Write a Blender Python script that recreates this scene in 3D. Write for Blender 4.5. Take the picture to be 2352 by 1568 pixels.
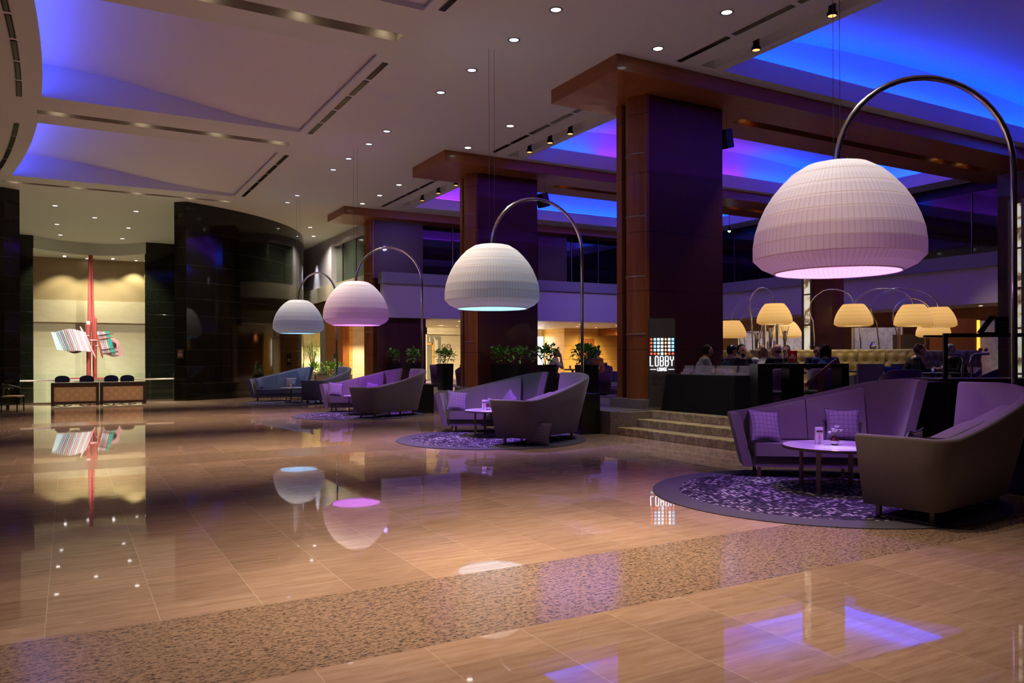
import bpy, bmesh, math, random
from math import sin, cos, pi, radians as R
from mathutils import Vector, Matrix
random.seed(7)
for o in list(bpy.data.objects): bpy.data.objects.remove(o)
scn = bpy.context.scene
COL = scn.collection

# ------------------------------------------------------------------ camera
cd = bpy.data.cameras.new('camera'); cam = bpy.data.objects.new('camera', cd); COL.objects.link(cam)
cd.sensor_width = 36; cd.lens = 1802/2352*36; cd.shift_y = (823-784)/2352
cd.clip_start = .05; cd.clip_end = 200
cam.location = (0, 0, 1.5)
cam.rotation_euler = (Matrix.Rotation(R(-29.49), 3, 'Z') @ Matrix.Rotation(R(90), 3, 'X') @ Matrix.Rotation(-0.0035, 3, 'Z')).to_euler()
scn.camera = cam
# ------------------------------------------------------------------ world, exposure
w = bpy.data.worlds.new('night'); scn.world = w; w.use_nodes = True
w.node_tree.nodes['Background'].inputs[0].default_value = (.35, .25, .4, 1)
w.node_tree.nodes['Background'].inputs[1].default_value = .004
vs = scn.view_settings
vs.view_transform = 'Standard'; vs.look = 'None'; vs.gamma = 1; vs.use_curve_mapping = False
vs.exposure = 0.0
# light levels (watts)
SLOT_W = 1180; ROW_A_W = 70; ROW_B_W = 480; ENTRY_W = 1700; NICHE_W = 330; COVE = 11.0; DOME_W = 46
WARM = (1, .74, .53); WHITE = (1, .88, .80); GREENISH = (.86, 1, .76); AMBER = (1, .68, .26)
CEIL = 7.25

# ------------------------------------------------------------------ materials
def mat(name, col=(.5, .5, .5), rough=.5, metal=0, spec=.5, emit=None, es=1, trans=0, alpha=1, ior=1.5, coat=0):
    m = bpy.data.materials.new(name); m.use_nodes = True
    b = m.node_tree.nodes['Principled BSDF']
    b.inputs['Base Color'].default_value = (*col, 1); b.inputs['Roughness'].default_value = rough
    b.inputs['Metallic'].default_value = metal; b.inputs['IOR'].default_value = ior
    b.inputs['Specular IOR Level'].default_value = spec
    b.inputs['Transmission Weight'].default_value = trans; b.inputs['Coat Weight'].default_value = coat
    if emit: b.inputs['Emission Color'].default_value = (*emit, 1); b.inputs['Emission Strength'].default_value = es
    return m
class NT:
    def __init__(s, m): s.m = m; s.t = m.node_tree; s.b = s.t.nodes['Principled BSDF']
    def n(s, typ, **kw):
        x = s.t.nodes.new(typ)
        for k, v in kw.items():
            if k == 'ins':
                for a, c in v.items():
                    if hasattr(c, 'links'): s.t.links.new(c, x.inputs[a])
                    else: x.inputs[a].default_value = c
            else: setattr(x, k, v)
        return x
    def math(s, op, a, b=0, c=0):
        x = s.t.nodes.new('ShaderNodeMath'); x.operation = op
        for i, v in enumerate((a, b, c)):
            if hasattr(v, 'links'): s.t.links.new(v, x.inputs[i])
            else: x.inputs[i].default_value = v
        return x.outputs[0]
    def mix(s, f, a, b):
        x = s.t.nodes.new('ShaderNodeMix'); x.data_type = 'RGBA'
        for i, v in ((0, f), (6, a), (7, b)):
            if hasattr(v, 'links'): s.t.links.new(v, x.inputs[i])
            else: x.inputs[i].default_value = v if i == 0 else (*v, 1) if len(v) == 3 else v
        return x.outputs[2]
    def link(s, a, b): s.t.links.new(a, b)
    def pos(s, kind='Object'): return s.n('ShaderNodeTexCoord').outputs[kind]
    def scaled(s, v, sc): return s.n('ShaderNodeMapping', ins={'Vector': v, 'Scale': sc}).outputs[0]
    def noise(s, v, scale, detail=4, rough=.6): return s.n('ShaderNodeTexNoise', ins={'Vector': v, 'Scale': scale, 'Detail': detail, 'Roughness': rough}).outputs[0]
    def ramp(s, f, stops):
        r = s.n('ShaderNodeValToRGB'); r.color_ramp.elements[0].position = stops[0][0]; r.color_ramp.elements[0].color = (*stops[0][1], 1)
        r.color_ramp.elements[1].position = stops[-1][0]; r.color_ramp.elements[1].color = (*stops[-1][1], 1)
        for p, c in stops[1:-1]: e = r.color_ramp.elements.new(p); e.color = (*c, 1)
        s.link(f, r.inputs[0]); return r.outputs[0]
    def bump(s, h, strength=.2, dist=.01):
        b = s.n('ShaderNodeBump', ins={'Strength': strength, 'Distance': dist, 'Height': h}); s.link(b.outputs[0], s.b.inputs['Normal'])
    def joint(s, comp, pitch, off, wd):
        f = s.math('FRACT', s.math('DIVIDE', s.math('ADD', comp, off + 500*pitch), pitch))
        return s.math('LESS_THAN', s.math('MULTIPLY', f, pitch), wd)

def marble_floor():
    m = mat('polished_marble', rough=.03, spec=.5, ior=1.58); t = NT(m); p = t.pos()
    xyz = t.n('ShaderNodeSeparateXYZ', ins={0: p})
    x, y = xyz.outputs[0], xyz.outputs[1]
    # every slab has its own tone
    ix = t.math('FLOOR', t.math('DIVIDE', t.math('ADD', x, .12), .575)); iy = t.math('FLOOR', t.math('DIVIDE', t.math('ADD', y, -.02), .575))
    cmb = t.n('ShaderNodeCombineXYZ', ins={0: ix, 1: iy}); wn = t.n('ShaderNodeTexWhiteNoise', noise_dimensions='2D', ins={'Vector': cmb.outputs[0]})
    off = t.n('ShaderNodeVectorMath', operation='ADD', ins={0: p, 1: wn.outputs['Color']}).outputs[0]
    g = t.noise(t.scaled(off, (.9, 7, 1)), 3.2, 6, .65); g2 = t.noise(t.scaled(off, (2.5, 9, 1)), 5, 3, .7)
    c = t.ramp(g, [(.3, (.35, .23, .155)), (.5, (.45, .31, .22)), (.7, (.52, .38, .28))])
    spots = t.math('GREATER_THAN', g2, .70); c = t.mix(t.math('MULTIPLY', spots, .6), c, (.36, .17, .08))
    tone = t.math('MULTIPLY_ADD', wn.outputs['Value'], .24, .87)
    c = t.n('ShaderNodeVectorMath', operation='SCALE', ins={0: c, 'Scale': tone}).outputs[0]
    j = t.math('MAXIMUM', t.joint(x, .575, .12, .006), t.joint(y, .575, -.02, .003))
    c = t.mix(t.math('MULTIPLY', j, .6), c, (.62, .54, .42))
    t.link(c, t.b.inputs['Base Color'])
    r = t.math('MULTIPLY_ADD', t.noise(p, 2.2, 3), .035, .008); t.link(r, t.b.inputs['Roughness'])
    t.bump(t.noise(p, .8, 2), .02, .05)
    return m
def granite(name, a=(.36, .25, .17), b=(.035, .03, .03), rough=.16, sc=46):
    m = mat(name, rough=rough); t = NT(m); p = t.pos()
    n = t.noise(t.scaled(p, (.8, 1.5, 1.2)), sc, 4, .8); n2 = t.noise(t.scaled(p, (.55, 1.5, 1)), sc*.5, 4, .75)
    c = t.ramp(t.math('ADD', t.math('MULTIPLY', n, .65), t.math('MULTIPLY', n2, .35)), [(.41, b), (.46, tuple(v*.5 for v in a)), (.51, a), (.66, tuple(min(1, v*1.3) for v in a))])
    t.link(c, t.b.inputs['Base Color']); return m
def wood(name, a, b, rough=.35, axis='z', joints=None, coat=.2):
    m = mat(name, rough=rough, coat=coat); t = NT(m); p = t.pos()
    sc = {'z': (14, 14, .5), 'x': (.5, 14, 14), 'y': (14, .5, 14)}[axis]
    n = t.noise(t.scaled(p, sc), 2.4, 6, .6); c = t.ramp(n, [(.3, a), (.7, b)])
    if joints:
        z = t.n('ShaderNodeSeparateXYZ', ins={0: p}).outputs[{'z': 2, 'x': 0, 'y': 1}[axis]]
        c = t.mix(t.joint(z, joints, 0, .015), c, tuple(v*.25 for v in a))
    t.link(c, t.b.inputs['Base Color']); return m
def fabric(name, col, rough=.9, sc=260):
    m = mat(name, rough=rough, spec=.2); t = NT(m); p = t.pos()
    n = t.noise(p, sc, 2, .8); c = t.ramp(n, [(.25, tuple(v*.66 for v in col)), (.75, tuple(min(1, v*1.3) for v in col))])
    t.link(c, t.b.inputs['Base Color']); t.bump(n, .35, .002)
    t.b.inputs['Sheen Weight'].default_value = .25 if col[0] > .05 else 0; return m
def black_granite():
    m = mat('black_granite', (.006, .006, .005), rough=.07, spec=.42); t = NT(m); p = t.pos()
    xyz = t.n('ShaderNodeSeparateXYZ', ins={0: p}); j = t.joint(xyz.outputs[2], .62, 0, .008)
    n = t.noise(t.scaled(p, (2, 2, 1)), 24, 4); c = t.ramp(n, [(.4, (.004, .004, .003)), (.75, (.016, .016, .010))])
    c = t.mix(j, c, (.03, .03, .022)); t.link(c, t.b.inputs['Base Color'])
    iz = t.math('FLOOR', t.math('DIVIDE', t.math('ADD', xyz.outputs[2], 31), .62))
    t.bump(t.math('MULTIPLY', j, -1), .4, .004); return m
def shade_mat(name, col, glow, rib=96, band=None, base_mix=.35):
    """pleated translucent lamp cloth: vertical ribs and horizontal rings follow the cloth"""
    m = mat(name, col, rough=.8, spec=.15); t = NT(m); p = t.pos()
    xyz = t.n('ShaderNodeSeparateXYZ', ins={0: p})
    a = t.math('ARCTAN2', xyz.outputs[1], xyz.outputs[0]); f = t.math('FRACT', t.math('MULTIPLY', t.math('ADD', a, pi), rib/(2*pi)))
    d = t.math('ABSOLUTE', t.math('SUBTRACT', f, .5)); rl = t.math('GREATER_THAN', d, .38)
    fb = t.joint(xyz.outputs[2], band, 0, .010 if band > .1 else .006)
    k = t.math('MAXIMUM', t.math('MULTIPLY', rl, .55), fb)
    c = t.mix(k, col, tuple(v*s for v, s in zip(col, (.80, .72, .58)))); t.link(c, t.b.inputs['Base Color'])
    tr = t.n('ShaderNodeBsdfTranslucent'); t.link(c, tr.inputs[0])
    mx = t.n('ShaderNodeMixShader', ins={0: base_mix}); t.link(t.b.outputs[0], mx.inputs[1]); t.link(tr.outputs[0], mx.inputs[2])
    t.link(mx.outputs[0], t.t.nodes['Material Output'].inputs[0])
    return m
def rug_mat():
    m = mat('rug_dots', rough=.95, spec=.1); t = NT(m); p = t.pos(); xyz = t.n('ShaderNodeSeparateXYZ', ins={0: p})
    x, y = xyz.outputs[0], xyz.outputs[1]; px, py = .050, .043
    row = t.math('FLOOR', t.math('DIVIDE', t.math('ADD', y, 100*py), py)); odd = t.math('MULTIPLY', t.math('MODULO', row, 2), px/2)
    xs = t.math('ADD', t.math('ADD', x, 100*px), odd); ccol = t.math('FLOOR', t.math('DIVIDE', xs, px))
    fx = t.math('SUBTRACT', t.math('FRACT', t.math('DIVIDE', xs, px)), .5); fy = t.math('SUBTRACT', t.math('FRACT', t.math('DIVIDE', t.math('ADD', y, 100*py), py)), .5)
    d = t.math('SQRT', t.math('ADD', t.math('MULTIPLY', fx, fx), t.math('MULTIPLY', fy, fy)))
    wn = t.n('ShaderNodeTexWhiteNoise', noise_dimensions='2D', ins={'Vector': t.n('ShaderNodeCombineXYZ', ins={0: ccol, 1: row}).outputs[0]})
    big = t.noise(p, 1.6, 2); v = t.math('ADD', t.math('MULTIPLY', wn.outputs['Value'], .6), t.math('MULTIPLY', big, .9))
    dc = t.ramp(v, [(.62, (.018, .014, .03)), (.84, (.10, .08, .14)), (1.0, (.46, .42, .50))])
    r = t.math('SQRT', t.math('ADD', t.math('MULTIPLY', x, x), t.math('MULTIPLY', y, y)))
    inside = t.math('LESS_THAN', r, 1.50)
    k = t.math('MULTIPLY', t.math('LESS_THAN', d, .40), inside)
    base = t.mix(inside, (.085, .08, .11), (.03, .024, .045))
    t.link(t.mix(k, base, dc), t.b.inputs['Base Color']); t.bump(t.noise(p, 160, 2), .5, .004); return m
def weave_mat(name, col, line, pitch=.055):
    m = mat(name, rough=.9, spec=.15); t = NT(m); p = t.pos(); xyz = t.n('ShaderNodeSeparateXYZ', ins={0: p})
    n = t.math('MULTIPLY', t.math('SUBTRACT', t.noise(p, 9, 1), .5), .03)
    k = t.math('MAXIMUM', t.joint(t.math('ADD', xyz.outputs[0], n), pitch, 0, .005), t.joint(t.math('ADD', xyz.outputs[2], n), pitch, 0, .005))
    c = t.mix(k, col, line); t.link(c, t.b.inputs['Base Color']); t.bump(t.math('MULTIPLY', k, -1), .7, .006); return m
def stone_blocks(name, a, b, h, wd, line, rough=.5, axis=0):
    m = mat(name, rough=rough); t = NT(m); p = t.pos(); xyz = t.n('ShaderNodeSeparateXYZ', ins={0: p})
    n = t.noise(t.scaled(p, (1, 1, 2.5)), 2.2, 6, .6); c = t.ramp(n, [(.3, a), (.7, b)])
    k = t.joint(xyz.outputs[2], h, 0, .016)
    if wd: k = t.math('MAXIMUM', k, t.joint(xyz.outputs[axis], wd, 0, .016))
    t.link(t.mix(k, c, line), t.b.inputs['Base Color']); return m
def onyx():
    m = mat('backlit_onyx', rough=.3); t = NT(m); p = t.pos()
    n = t.noise(p, 6, 8, .7); v = t.n('ShaderNodeTexWave', ins={'Vector': p, 'Scale': 1.6, 'Distortion': 14, 'Detail': 4}).outputs['Fac']
    c = t.ramp(t.math('ADD', t.math('MULTIPLY', n, .6), t.math('MULTIPLY', v, .4)), [(.28, (.16, .09, .05)), (.42, (.75, .66, .42)), (.8, (1, .97, .85))])
    t.link(c, t.b.inputs['Base Color']); t.link(c, t.b.inputs['Emission Color']); t.b.inputs['Emission Strength'].default_value = .55; return m
def white_marble():
    m = mat('white_veined_marble', rough=.15); t = NT(m); p = t.pos()
    n = t.noise(t.scaled(p, (1, 1, .7)), 1.1, 8, .72); c = t.ramp(t.math('ABSOLUTE', t.math('SUBTRACT', n, .5)), [(0, (.36, .35, .38)), (.012, (.60, .59, .62)), (.05, (.68, .67, .70))])
    t.link(c, t.b.inputs['Base Color']); return m
def carpet():
    m = mat('striped_carpet', rough=.98, spec=.05); t = NT(m); p = t.pos()
    n = t.noise(t.scaled(p, (.5, 3.2, 1)), 1.1, 3, .6)
    t.link(t.ramp(n, [(.40, (.035, .018, .045)), (.52, (.075, .05, .085)), (.60, (.36, .32, .36))]), t.b.inputs['Base Color']); t.bump(t.noise(p, 120, 2), .4, .005); return m
def leather():
    m = mat('gold_leather', (.52, .40, .13), rough=.33); return m
def leafm(name, a, b):
    m = mat(name, rough=.42); t = NT(m); n = t.noise(t.pos(), 9, 2); t.link(t.ramp(n, [(.35, a), (.65, b)]), t.b.inputs['Base Color']); return m

M = dict(
 marble=marble_floor(), granite=granite('speckled_granite'), granite_grey=granite('grey_granite', (.30, .25, .22), (.06, .055, .05), .3, 60),
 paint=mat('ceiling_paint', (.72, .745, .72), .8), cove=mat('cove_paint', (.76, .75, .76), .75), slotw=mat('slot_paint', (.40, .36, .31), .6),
 maroon=wood('dark_maroon_wood', (.055, .010, .010), (.075, .016, .014), .38, 'z', 1.22), maroon_b=wood('beam_wood', (.27, .085, .022), (.38, .13, .032), .4, 'x', None),
 cherry=wood('cherry_wood', (.25, .075, .016), (.36, .115, .026), .36, 'z', 1.22), darkwood=mat('dark_brown_wood', (.05, .03, .018), .4),
 orangewood=wood('orange_wood', (.66, .36, .07), (.76, .44, .10), .4, 'z', .72), black=mat('black_lacquer', (.006, .006, .007), .3), blackcloth=fabric('black_cloth', (.006, .006, .008), .85, 90),
 bgranite=black_granite(), chrome=mat('chrome', (.90, .86, .82), .16, 1), steel=mat('brushed_steel', (.48, .45, .42), .3, 1), bronze=mat('bronze_metal', (.22, .17, .13), .38, 1),
 sofa=fabric('taupe_upholstery', (.145, .122, .118)), bluesofa=fabric('blue_grey_upholstery', (.10, .11, .14)), pillow=weave_mat('woven_pillow_cloth', (.21, .175, .20), (.10, .07, .13)), pipe=mat('navy_piping', (.03, .025, .07), .7),
 rug=rug_mat(), tabletop=mat('white_stone_top', (.70, .68, .70), .14), glassm=mat('clear_glass', (.93, 1, .95), .02, trans=1, ior=1.45), acrylic=mat('clear_acrylic', (.95, .95, 1), .12, trans=.93, ior=1.35),
 darkglass=mat('dark_glass', (.008, .009, .012), .04, spec=.8), beige=stone_blocks('beige_wall_stone', (.60, .52, .36), (.67, .59, .43), 60, 0, (.4, .34, .2)),
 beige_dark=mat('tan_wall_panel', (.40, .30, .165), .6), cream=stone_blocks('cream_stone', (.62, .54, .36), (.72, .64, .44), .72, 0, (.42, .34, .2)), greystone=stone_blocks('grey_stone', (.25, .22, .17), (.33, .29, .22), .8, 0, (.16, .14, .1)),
 stepm=granite('beige_step_marble', (.50, .39, .26), (.44, .33, .21), .3, 6), lilac=mat('smooth_white_plaster', (.55, .50, .56), .6), lilac_d=mat('grey_metal_fascia', (.26, .25, .29), .45),
 white=mat('white_plastic', (.75, .75, .75), .4), leather=leather(), greyleather=mat('taupe_leather', (.16, .12, .09), .45), onyx=onyx(), wmarble=white_marble(), carpet=carpet(),
 purple=fabric('purple_upholstery', (.075, .02, .12)), greyfab=fabric('grey_upholstery', (.24, .21, .27)), redred=mat('sculpture_red', (.42, .06, .06), .55), pink=mat('sculpture_pink', (.75, .36, .42), .5),
 teal=mat('sculpture_teal', (.02, .38, .28), .5), palebl=mat('sculpture_pale_blue', (.62, .70, .85), .5), lav=mat('sculpture_lavender', (.50, .34, .62), .5), mint=mat('sculpture_mint', (.50, .72, .58), .5), darkred=mat('sculpture_dark_red', (.10, .012, .02), .5),
 rattan=None, navy=fabric('navy_cloth', (.02, .025, .07)), leaf=leafm('leaf_green', (.04, .14, .018), (.12, .32, .04)), leafb=leafm('bright_leaf', (.08, .22, .02), (.26, .42, .05)), stem=mat('stem_brown', (.16, .09, .04), .7), soil=mat('soil', (.02, .014, .01), .9),
 skin=mat('skin', (.50, .27, .18), .5), skin_d=mat('skin_tan', (.36, .18, .11), .5), hair_k=mat('hair_black', (.010, .008, .007), .85, spec=.2), hair_b=mat('hair_brown', (.10, .04, .018), .8), hair_bl=mat('hair_blonde', (.30, .18, .08), .5), hair_g=mat('hair_grey', (.30, .29, .27), .6),
 cl_k=fabric('black_clothing', (.010, .010, .014), .9, 90), cl_n=fabric('navy_clothing', (.015, .022, .07), .9, 90), cl_w=fabric('white_clothing', (.6, .58, .6), .9, 90), cl_b=fabric('blue_clothing', (.03, .06, .22), .9, 90), cl_gn=fabric('green_clothing', (.02, .20, .05), .9, 90), cl_g=fabric('grey_clothing', (.09, .09, .12), .9, 90), cl_o=fabric('orange_clothing', (.4, .1, .04), .9, 90),
 red_board=mat('red_sign_board', (.62, .012, .018), .4), papers=mat('paper', (.72, .70, .72), .6), screen=mat('sign_panel_grey', (.075, .07, .062), .4), mirror=mat('storefront_glass', (.25, .25, .2), .1, spec=.8),
 yellowstrip=mat('yellow_nosing_strip', (.85, .80, .06), .4), amberled=mat('amber_strip', (1, .4, .05), emit=(1, .35, .03), es=2.5),
)
def rattan():
    m = mat('woven_rattan', rough=.6); t = NT(m); p = t.pos(); ck = t.n('ShaderNodeTexChecker', ins={'Vector': p, 'Scale': 7.4, 'Color1': (.86, .66, .34, 1), 'Color2': (.76, .56, .26, 1)})
    xyz = t.n('ShaderNodeSeparateXYZ', ins={0: p}); k = t.math('MAXIMUM', t.joint(xyz.outputs[0], .135, 0, .008), t.joint(xyz.outputs[2], .135, 0, .008))
    c = t.mix(t.math('MULTIPLY', t.noise(p, 60, 3), .5), ck.outputs[0], (.5, .34, .15)); t.link(t.mix(t.math('MULTIPLY', k, .5), c, (.4, .27, .12)), t.b.inputs['Base Color']); return m
M['rattan'] = rattan()
def emi(name, col, s):
    return mat(name, (0, 0, 0), .5, emit=col, es=s)
M['led_blue'] = emi('blue_led', (.03, .07, 1), COVE*1.8); M['led_cyan'] = emi('azure_led', (0, .055, 1), COVE*5.2); M['led_vio'] = emi('violet_led', (.24, .02, 1), COVE*2.4)
M['lens_w'] = emi('downlight_lens', (1, .95, .9), 7); M['lens_warm'] = emi('warm_lens', (1, .82, .58), 7); M['lens_dim'] = emi('amber_lens', (1, .42, .14), 2.2); M['lens_cool'] = emi('cool_reflector', (.72, .76, 1), 1.6)
M['neon_w'] = emi('neon_white', (.9, .9, 1), 3.2); M['neon_r'] = emi('led_red', (1, .12, .06), 1.6); M['neon_o'] = emi('led_orange', (1, .42, .22), 1.8); M['neon_b'] = emi('led_light_blue', (.22, .60, 1), 2.2); M['neon_w2'] = emi('led_pale_blue', (.65, .85, 1), 2.4)
M['sh_white'] = shade_mat('white_lamp_cloth', (.80, .76, .72), None, 96, .148, .055)
M['sh_amber'] = shade_mat('cream_lamp_cloth', (.82, .66, .36), None, 60, .085, .5)

# ------------------------------------------------------------------ mesh helper
class MB:
    def __init__(s): s.v = []; s.f = []; s.mi = []; s.cur = 0; s.sm = []; s.smooth = False
    def add(s, vs, fs, smooth=None):
        b = len(s.v); s.v += [tuple(v) for v in vs]; s.f += [tuple(b+i for i in f) for f in fs]
        s.mi += [s.cur]*len(fs); s.sm += [s.smooth if smooth is None else smooth]*len(fs); return s
    def box(s, x0, x1, y0, y1, z0, z1, M4=None):
        vs = [Vector((x, y, z)) for z in (z0, z1) for y in (y0, y1) for x in (x0, x1)]
        if M4: vs = [M4 @ v for v in vs]
        return s.add(vs, [(0, 2, 3, 1), (4, 5, 7, 6), (0, 1, 5, 4), (2, 6, 7, 3), (0, 4, 6, 2), (1, 3, 7, 5)], False)
    def quad(s, a, b, c, d): return s.add([a, b, c, d], [(0, 1, 2, 3)], False)
    def grid(s, rows, smooth=True, flip=False):
        nr, nc = len(rows), len(rows[0]); vs = [p for r in rows for p in r]; fs = []
        for i in range(nr-1):
            for j in range(nc-1):
                q = (i*nc+j, i*nc+j+1, (i+1)*nc+j+1, (i+1)*nc+j); fs.append(q[::-1] if flip else q)
        return s.add(vs, fs, smooth)
    def loft(s, rings, smooth=True, cap=True):
        n = len(rings[0]); vs = [p for r in rings for p in r]; fs = []
        for i in range(len(rings)-1):
            for j in range(n): fs.append((i*n+j, i*n+(j+1) % n, (i+1)*n+(j+1) % n, (i+1)*n+j))
        s.add(vs, fs, smooth)
        if cap: s.add(rings[0], [tuple(range(n))[::-1]], False); s.add(rings[-1], [tuple(range(n))], False)
        return s
    def lathe(s, prof, n=32, c=(0, 0, 0), smooth=True, cap=False):
        return s.loft([[(c[0]+r*cos(2*pi*k/n), c[1]+r*sin(2*pi*k/n), c[2]+z) for k in range(n)] for r, z in prof], smooth, cap)
    def cyl(s, a, b, r, n=16, r2=None): return s.tube([a, b], [r, r if r2 is None else r2], n)
    def tube(s, pts, r, n=10):
        pts = [Vector(p) for p in pts]; rs = r if isinstance(r, (list, tuple)) else [r]*len(pts); rings = []; up = None
        for i, p in enumerate(pts):
            t = (pts[min(i+1, len(pts)-1)]-pts[max(i-1, 0)]).normalized()
            if up is None: up = t.orthogonal().normalized()
            up = (up - t*up.dot(t)).normalized(); q = t.cross(up)
            rings.append([p+(up*cos(2*pi*k/n)+q*sin(2*pi*k/n))*rs[i] for k in range(n)])
        return s.loft(rings, True, True)
    def ball(s, c, r, n=10, sc=(1, 1, 1), M4=None):
        rings = []
        for i in range(1, n):
            a = pi*i/n; rings.append([Vector((r*sc[0]*sin(a)*cos(2*pi*k/(2*n)), r*sc[1]*sin(a)*sin(2*pi*k/(2*n)), -r*sc[2]*cos(a))) for k in range(2*n)])
        if M4: rings = [[M4 @ v for v in q] for q in rings]
        rings = [[Vector(c)+v for v in q] for q in rings]
        return s.loft(rings, True, True)
    def extrude(s, poly, z0, z1):
        n = len(poly); s.add([(x, y, z0) for x, y in poly]+[(x, y, z1) for x, y in poly], [tuple(range(n))[::-1], tuple(range(n, 2*n))]+[(i, (i+1) % n, n+(i+1) % n, n+i) for i in range(n)], False); return s
    def xform(s, M4): s.v = [tuple(M4 @ Vector(v)) for v in s.v]; return s
    def build(s, name, mats, parent=None, bevel=0, seg=2, fixn=True):
        me = bpy.data.meshes.new(name); me.from_pydata(s.v, [], s.f)
        for m in (mats if isinstance(mats, (list, tuple)) else [mats]): me.materials.append(M[m] if isinstance(m, str) else m)
        for p, i, sm in zip(me.polygons, s.mi, s.sm): p.material_index = i; p.use_smooth = sm
        if fixn:
            b = bmesh.new(); b.from_mesh(me); bmesh.ops.recalc_face_normals(b, faces=b.faces); b.to_mesh(me); b.free()
        o = bpy.data.objects.new(name, me); COL.objects.link(o)
        if parent: o.parent = parent
        if bevel:
            md = o.modifiers.new('bevel', 'BEVEL'); md.width = bevel; md.segments = seg; md.limit_method = 'ANGLE'; md.angle_limit = R(40)
        return o
def tag(o, label=None, cat=None, group=None, kind=None):
    if label: o['label'] = label
    if cat: o['category'] = cat
    if group: o['group'] = group
    if kind: o['kind'] = kind
    return o
def thing(name, label, cat, loc=(0, 0, 0), rz=0, group=None):
    o = bpy.data.objects.new(name, None); COL.objects.link(o); o.location = loc; o.rotation_euler = (0, 0, rz); o.empty_display_size = .1
    return tag(o, label, cat, group)
def struct(mb, name, m, parent=None, label=None, **k):
    o = mb.build(name, m, parent, **k)
    if not parent: o['kind'] = 'structure'
    if label: o['label'] = label
    return o
def dup(root, loc, rz=None, label=None, group=None):
    r = root.copy(); COL.objects.link(r); r.location = loc
    if rz is not None: r.rotation_euler = (0, 0, rz)
    if label: r['label'] = label
    if group: r['group'] = group
    for ch in list(root.children):
        c = ch.copy(); COL.objects.link(c); c.parent = r
        for g in list(ch.children):
            d = g.copy(); COL.objects.link(d); d.parent = c
    return r
def spot(name, loc, target, col, watts, angle, blend=.5, radius=.05, parent=None):
    l = bpy.data.lights.new(name, 'SPOT'); l.energy = watts; l.color = col; l.spot_size = R(angle); l.spot_blend = blend; l.shadow_soft_size = radius
    o = bpy.data.objects.new(name, l); COL.objects.link(o); o.location = loc
    d = Vector(target)-Vector(loc); o.rotation_euler = d.to_track_quat('-Z', 'Y').to_euler()
    if parent: o.parent = parent
    return o
def pointl(name, loc, col, watts, radius=.05, parent=None):
    l = bpy.data.lights.new(name, 'POINT'); l.energy = watts; l.color = col; l.shadow_soft_size = radius
    o = bpy.data.objects.new(name, l); COL.objects.link(o); o.location = loc
    if parent: o.parent = parent
    return o

# ================================================================== FLOOR
b = MB()
X0, X1 = -7.5, 30
bands = [(3.78, 4.92), (12.2, 13.3), (20.5, 21.6)]
ys = [-6] + [v for bd in bands for v in bd] + [31.05]
for i in range(len(ys)-1):
    b.cur = 1 if i % 2 else 0
    b.quad((X0, ys[i], 0), (X1, ys[i], 0), (X1, ys[i+1], 0), (X0, ys[i+1], 0))
b.cur = 0
b.quad((5.4, 31.05, 0), (X1, 31.05, 0), (X1, 50, 0), (5.4, 50, 0)); b.quad((3.36, 31.05, 0), (5.4, 31.05, 0), (5.4, 42.3, 0), (3.92, 31.6, 0)); b.quad((X0, 31.05, 0), (-4.5, 31.05, 0), (-4.5, 50, 0), (X0, 50, 0)); b.quad((-4.5, 31.05, 0), (-1.42, 31.05, 0), (-2.0, 33.2, 0), (-4.5, 42.3, 0)); b.cur = 1; b.quad((3.36, 31.05, -3.2), (3.92, 31.6, -3.2), (3.92, 31.6, 0), (3.36, 31.05, 0)); b.quad((-1.42, 31.05, -3.2), (-2.0, 33.2, -3.2), (-2.0, 33.2, 0), (-1.42, 31.05, 0)); b.cur = 0
struct(b, 'floor', ['marble', 'granite'], label='polished beige marble floor with bands of speckled granite')
b = MB(); b.quad((-1.42, 31.05, -3.2), (3.36, 31.05, -3.2), (3.36, 46, -3.2), (-1.42, 46, -3.2)); b.quad((-1.42, 31.06, -3.2), (3.36, 31.06, -3.2), (3.36, 31.06, 0), (-1.42, 31.06, 0))
struct(b, 'floor_lower_hall', 'marble')
# raised lounge floor
b = MB(); b.extrude([(10.1, -4), (29, -4), (29, 28.4), (29, 37.5), (12.6, 37.5), (12.6, 28.6), (9.25, 28.6), (9.25, 12.45), (9.55, 12.2), (10.1, 12.2)], 0.001, .44)
struct(b, 'floor_lounge_base', 'granite_grey')
b = MB()
b.box(10.1, 12.4, -4, 12.2, .44, .452); b.box(9.25, 12.4, 12.45, 28.6, .44, .452); b.cur = 1
b.box(12.4, 29, -4, 28.6, .44, .455); b.box(12.65, 29, 28.6, 37.4, .44, .455)
struct(b, 'floor_lounge', ['granite_grey', 'carpet'], label='raised lounge floor of grey granite and dark striped carpet')
st = thing('staircase', 'wide three step beige stone stair with yellow nosing lines up to the lounge', 'stairs', (9.35, 4.1, 0)); st['kind'] = 'structure'
for k in range(3):
    b = MB(); b.box(.37*k, .75+.02, -8, 8.35-.05*k, .15*k+.001, .15*(k+1)-.002 if k < 2 else .449)
    b.build('step', 'stepm', st, bevel=.012)
    b = MB(); b.box(.37*k+.022, .37*k+.055, -8, 8.3-.05*k, .15*(k+1)-.004 if k < 2 else .446, .15*(k+1)+.003 if k < 2 else .4565); tag(b.build('nosing_strip', 'yellowstrip', st), 'thin yellow nosing line')

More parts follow.
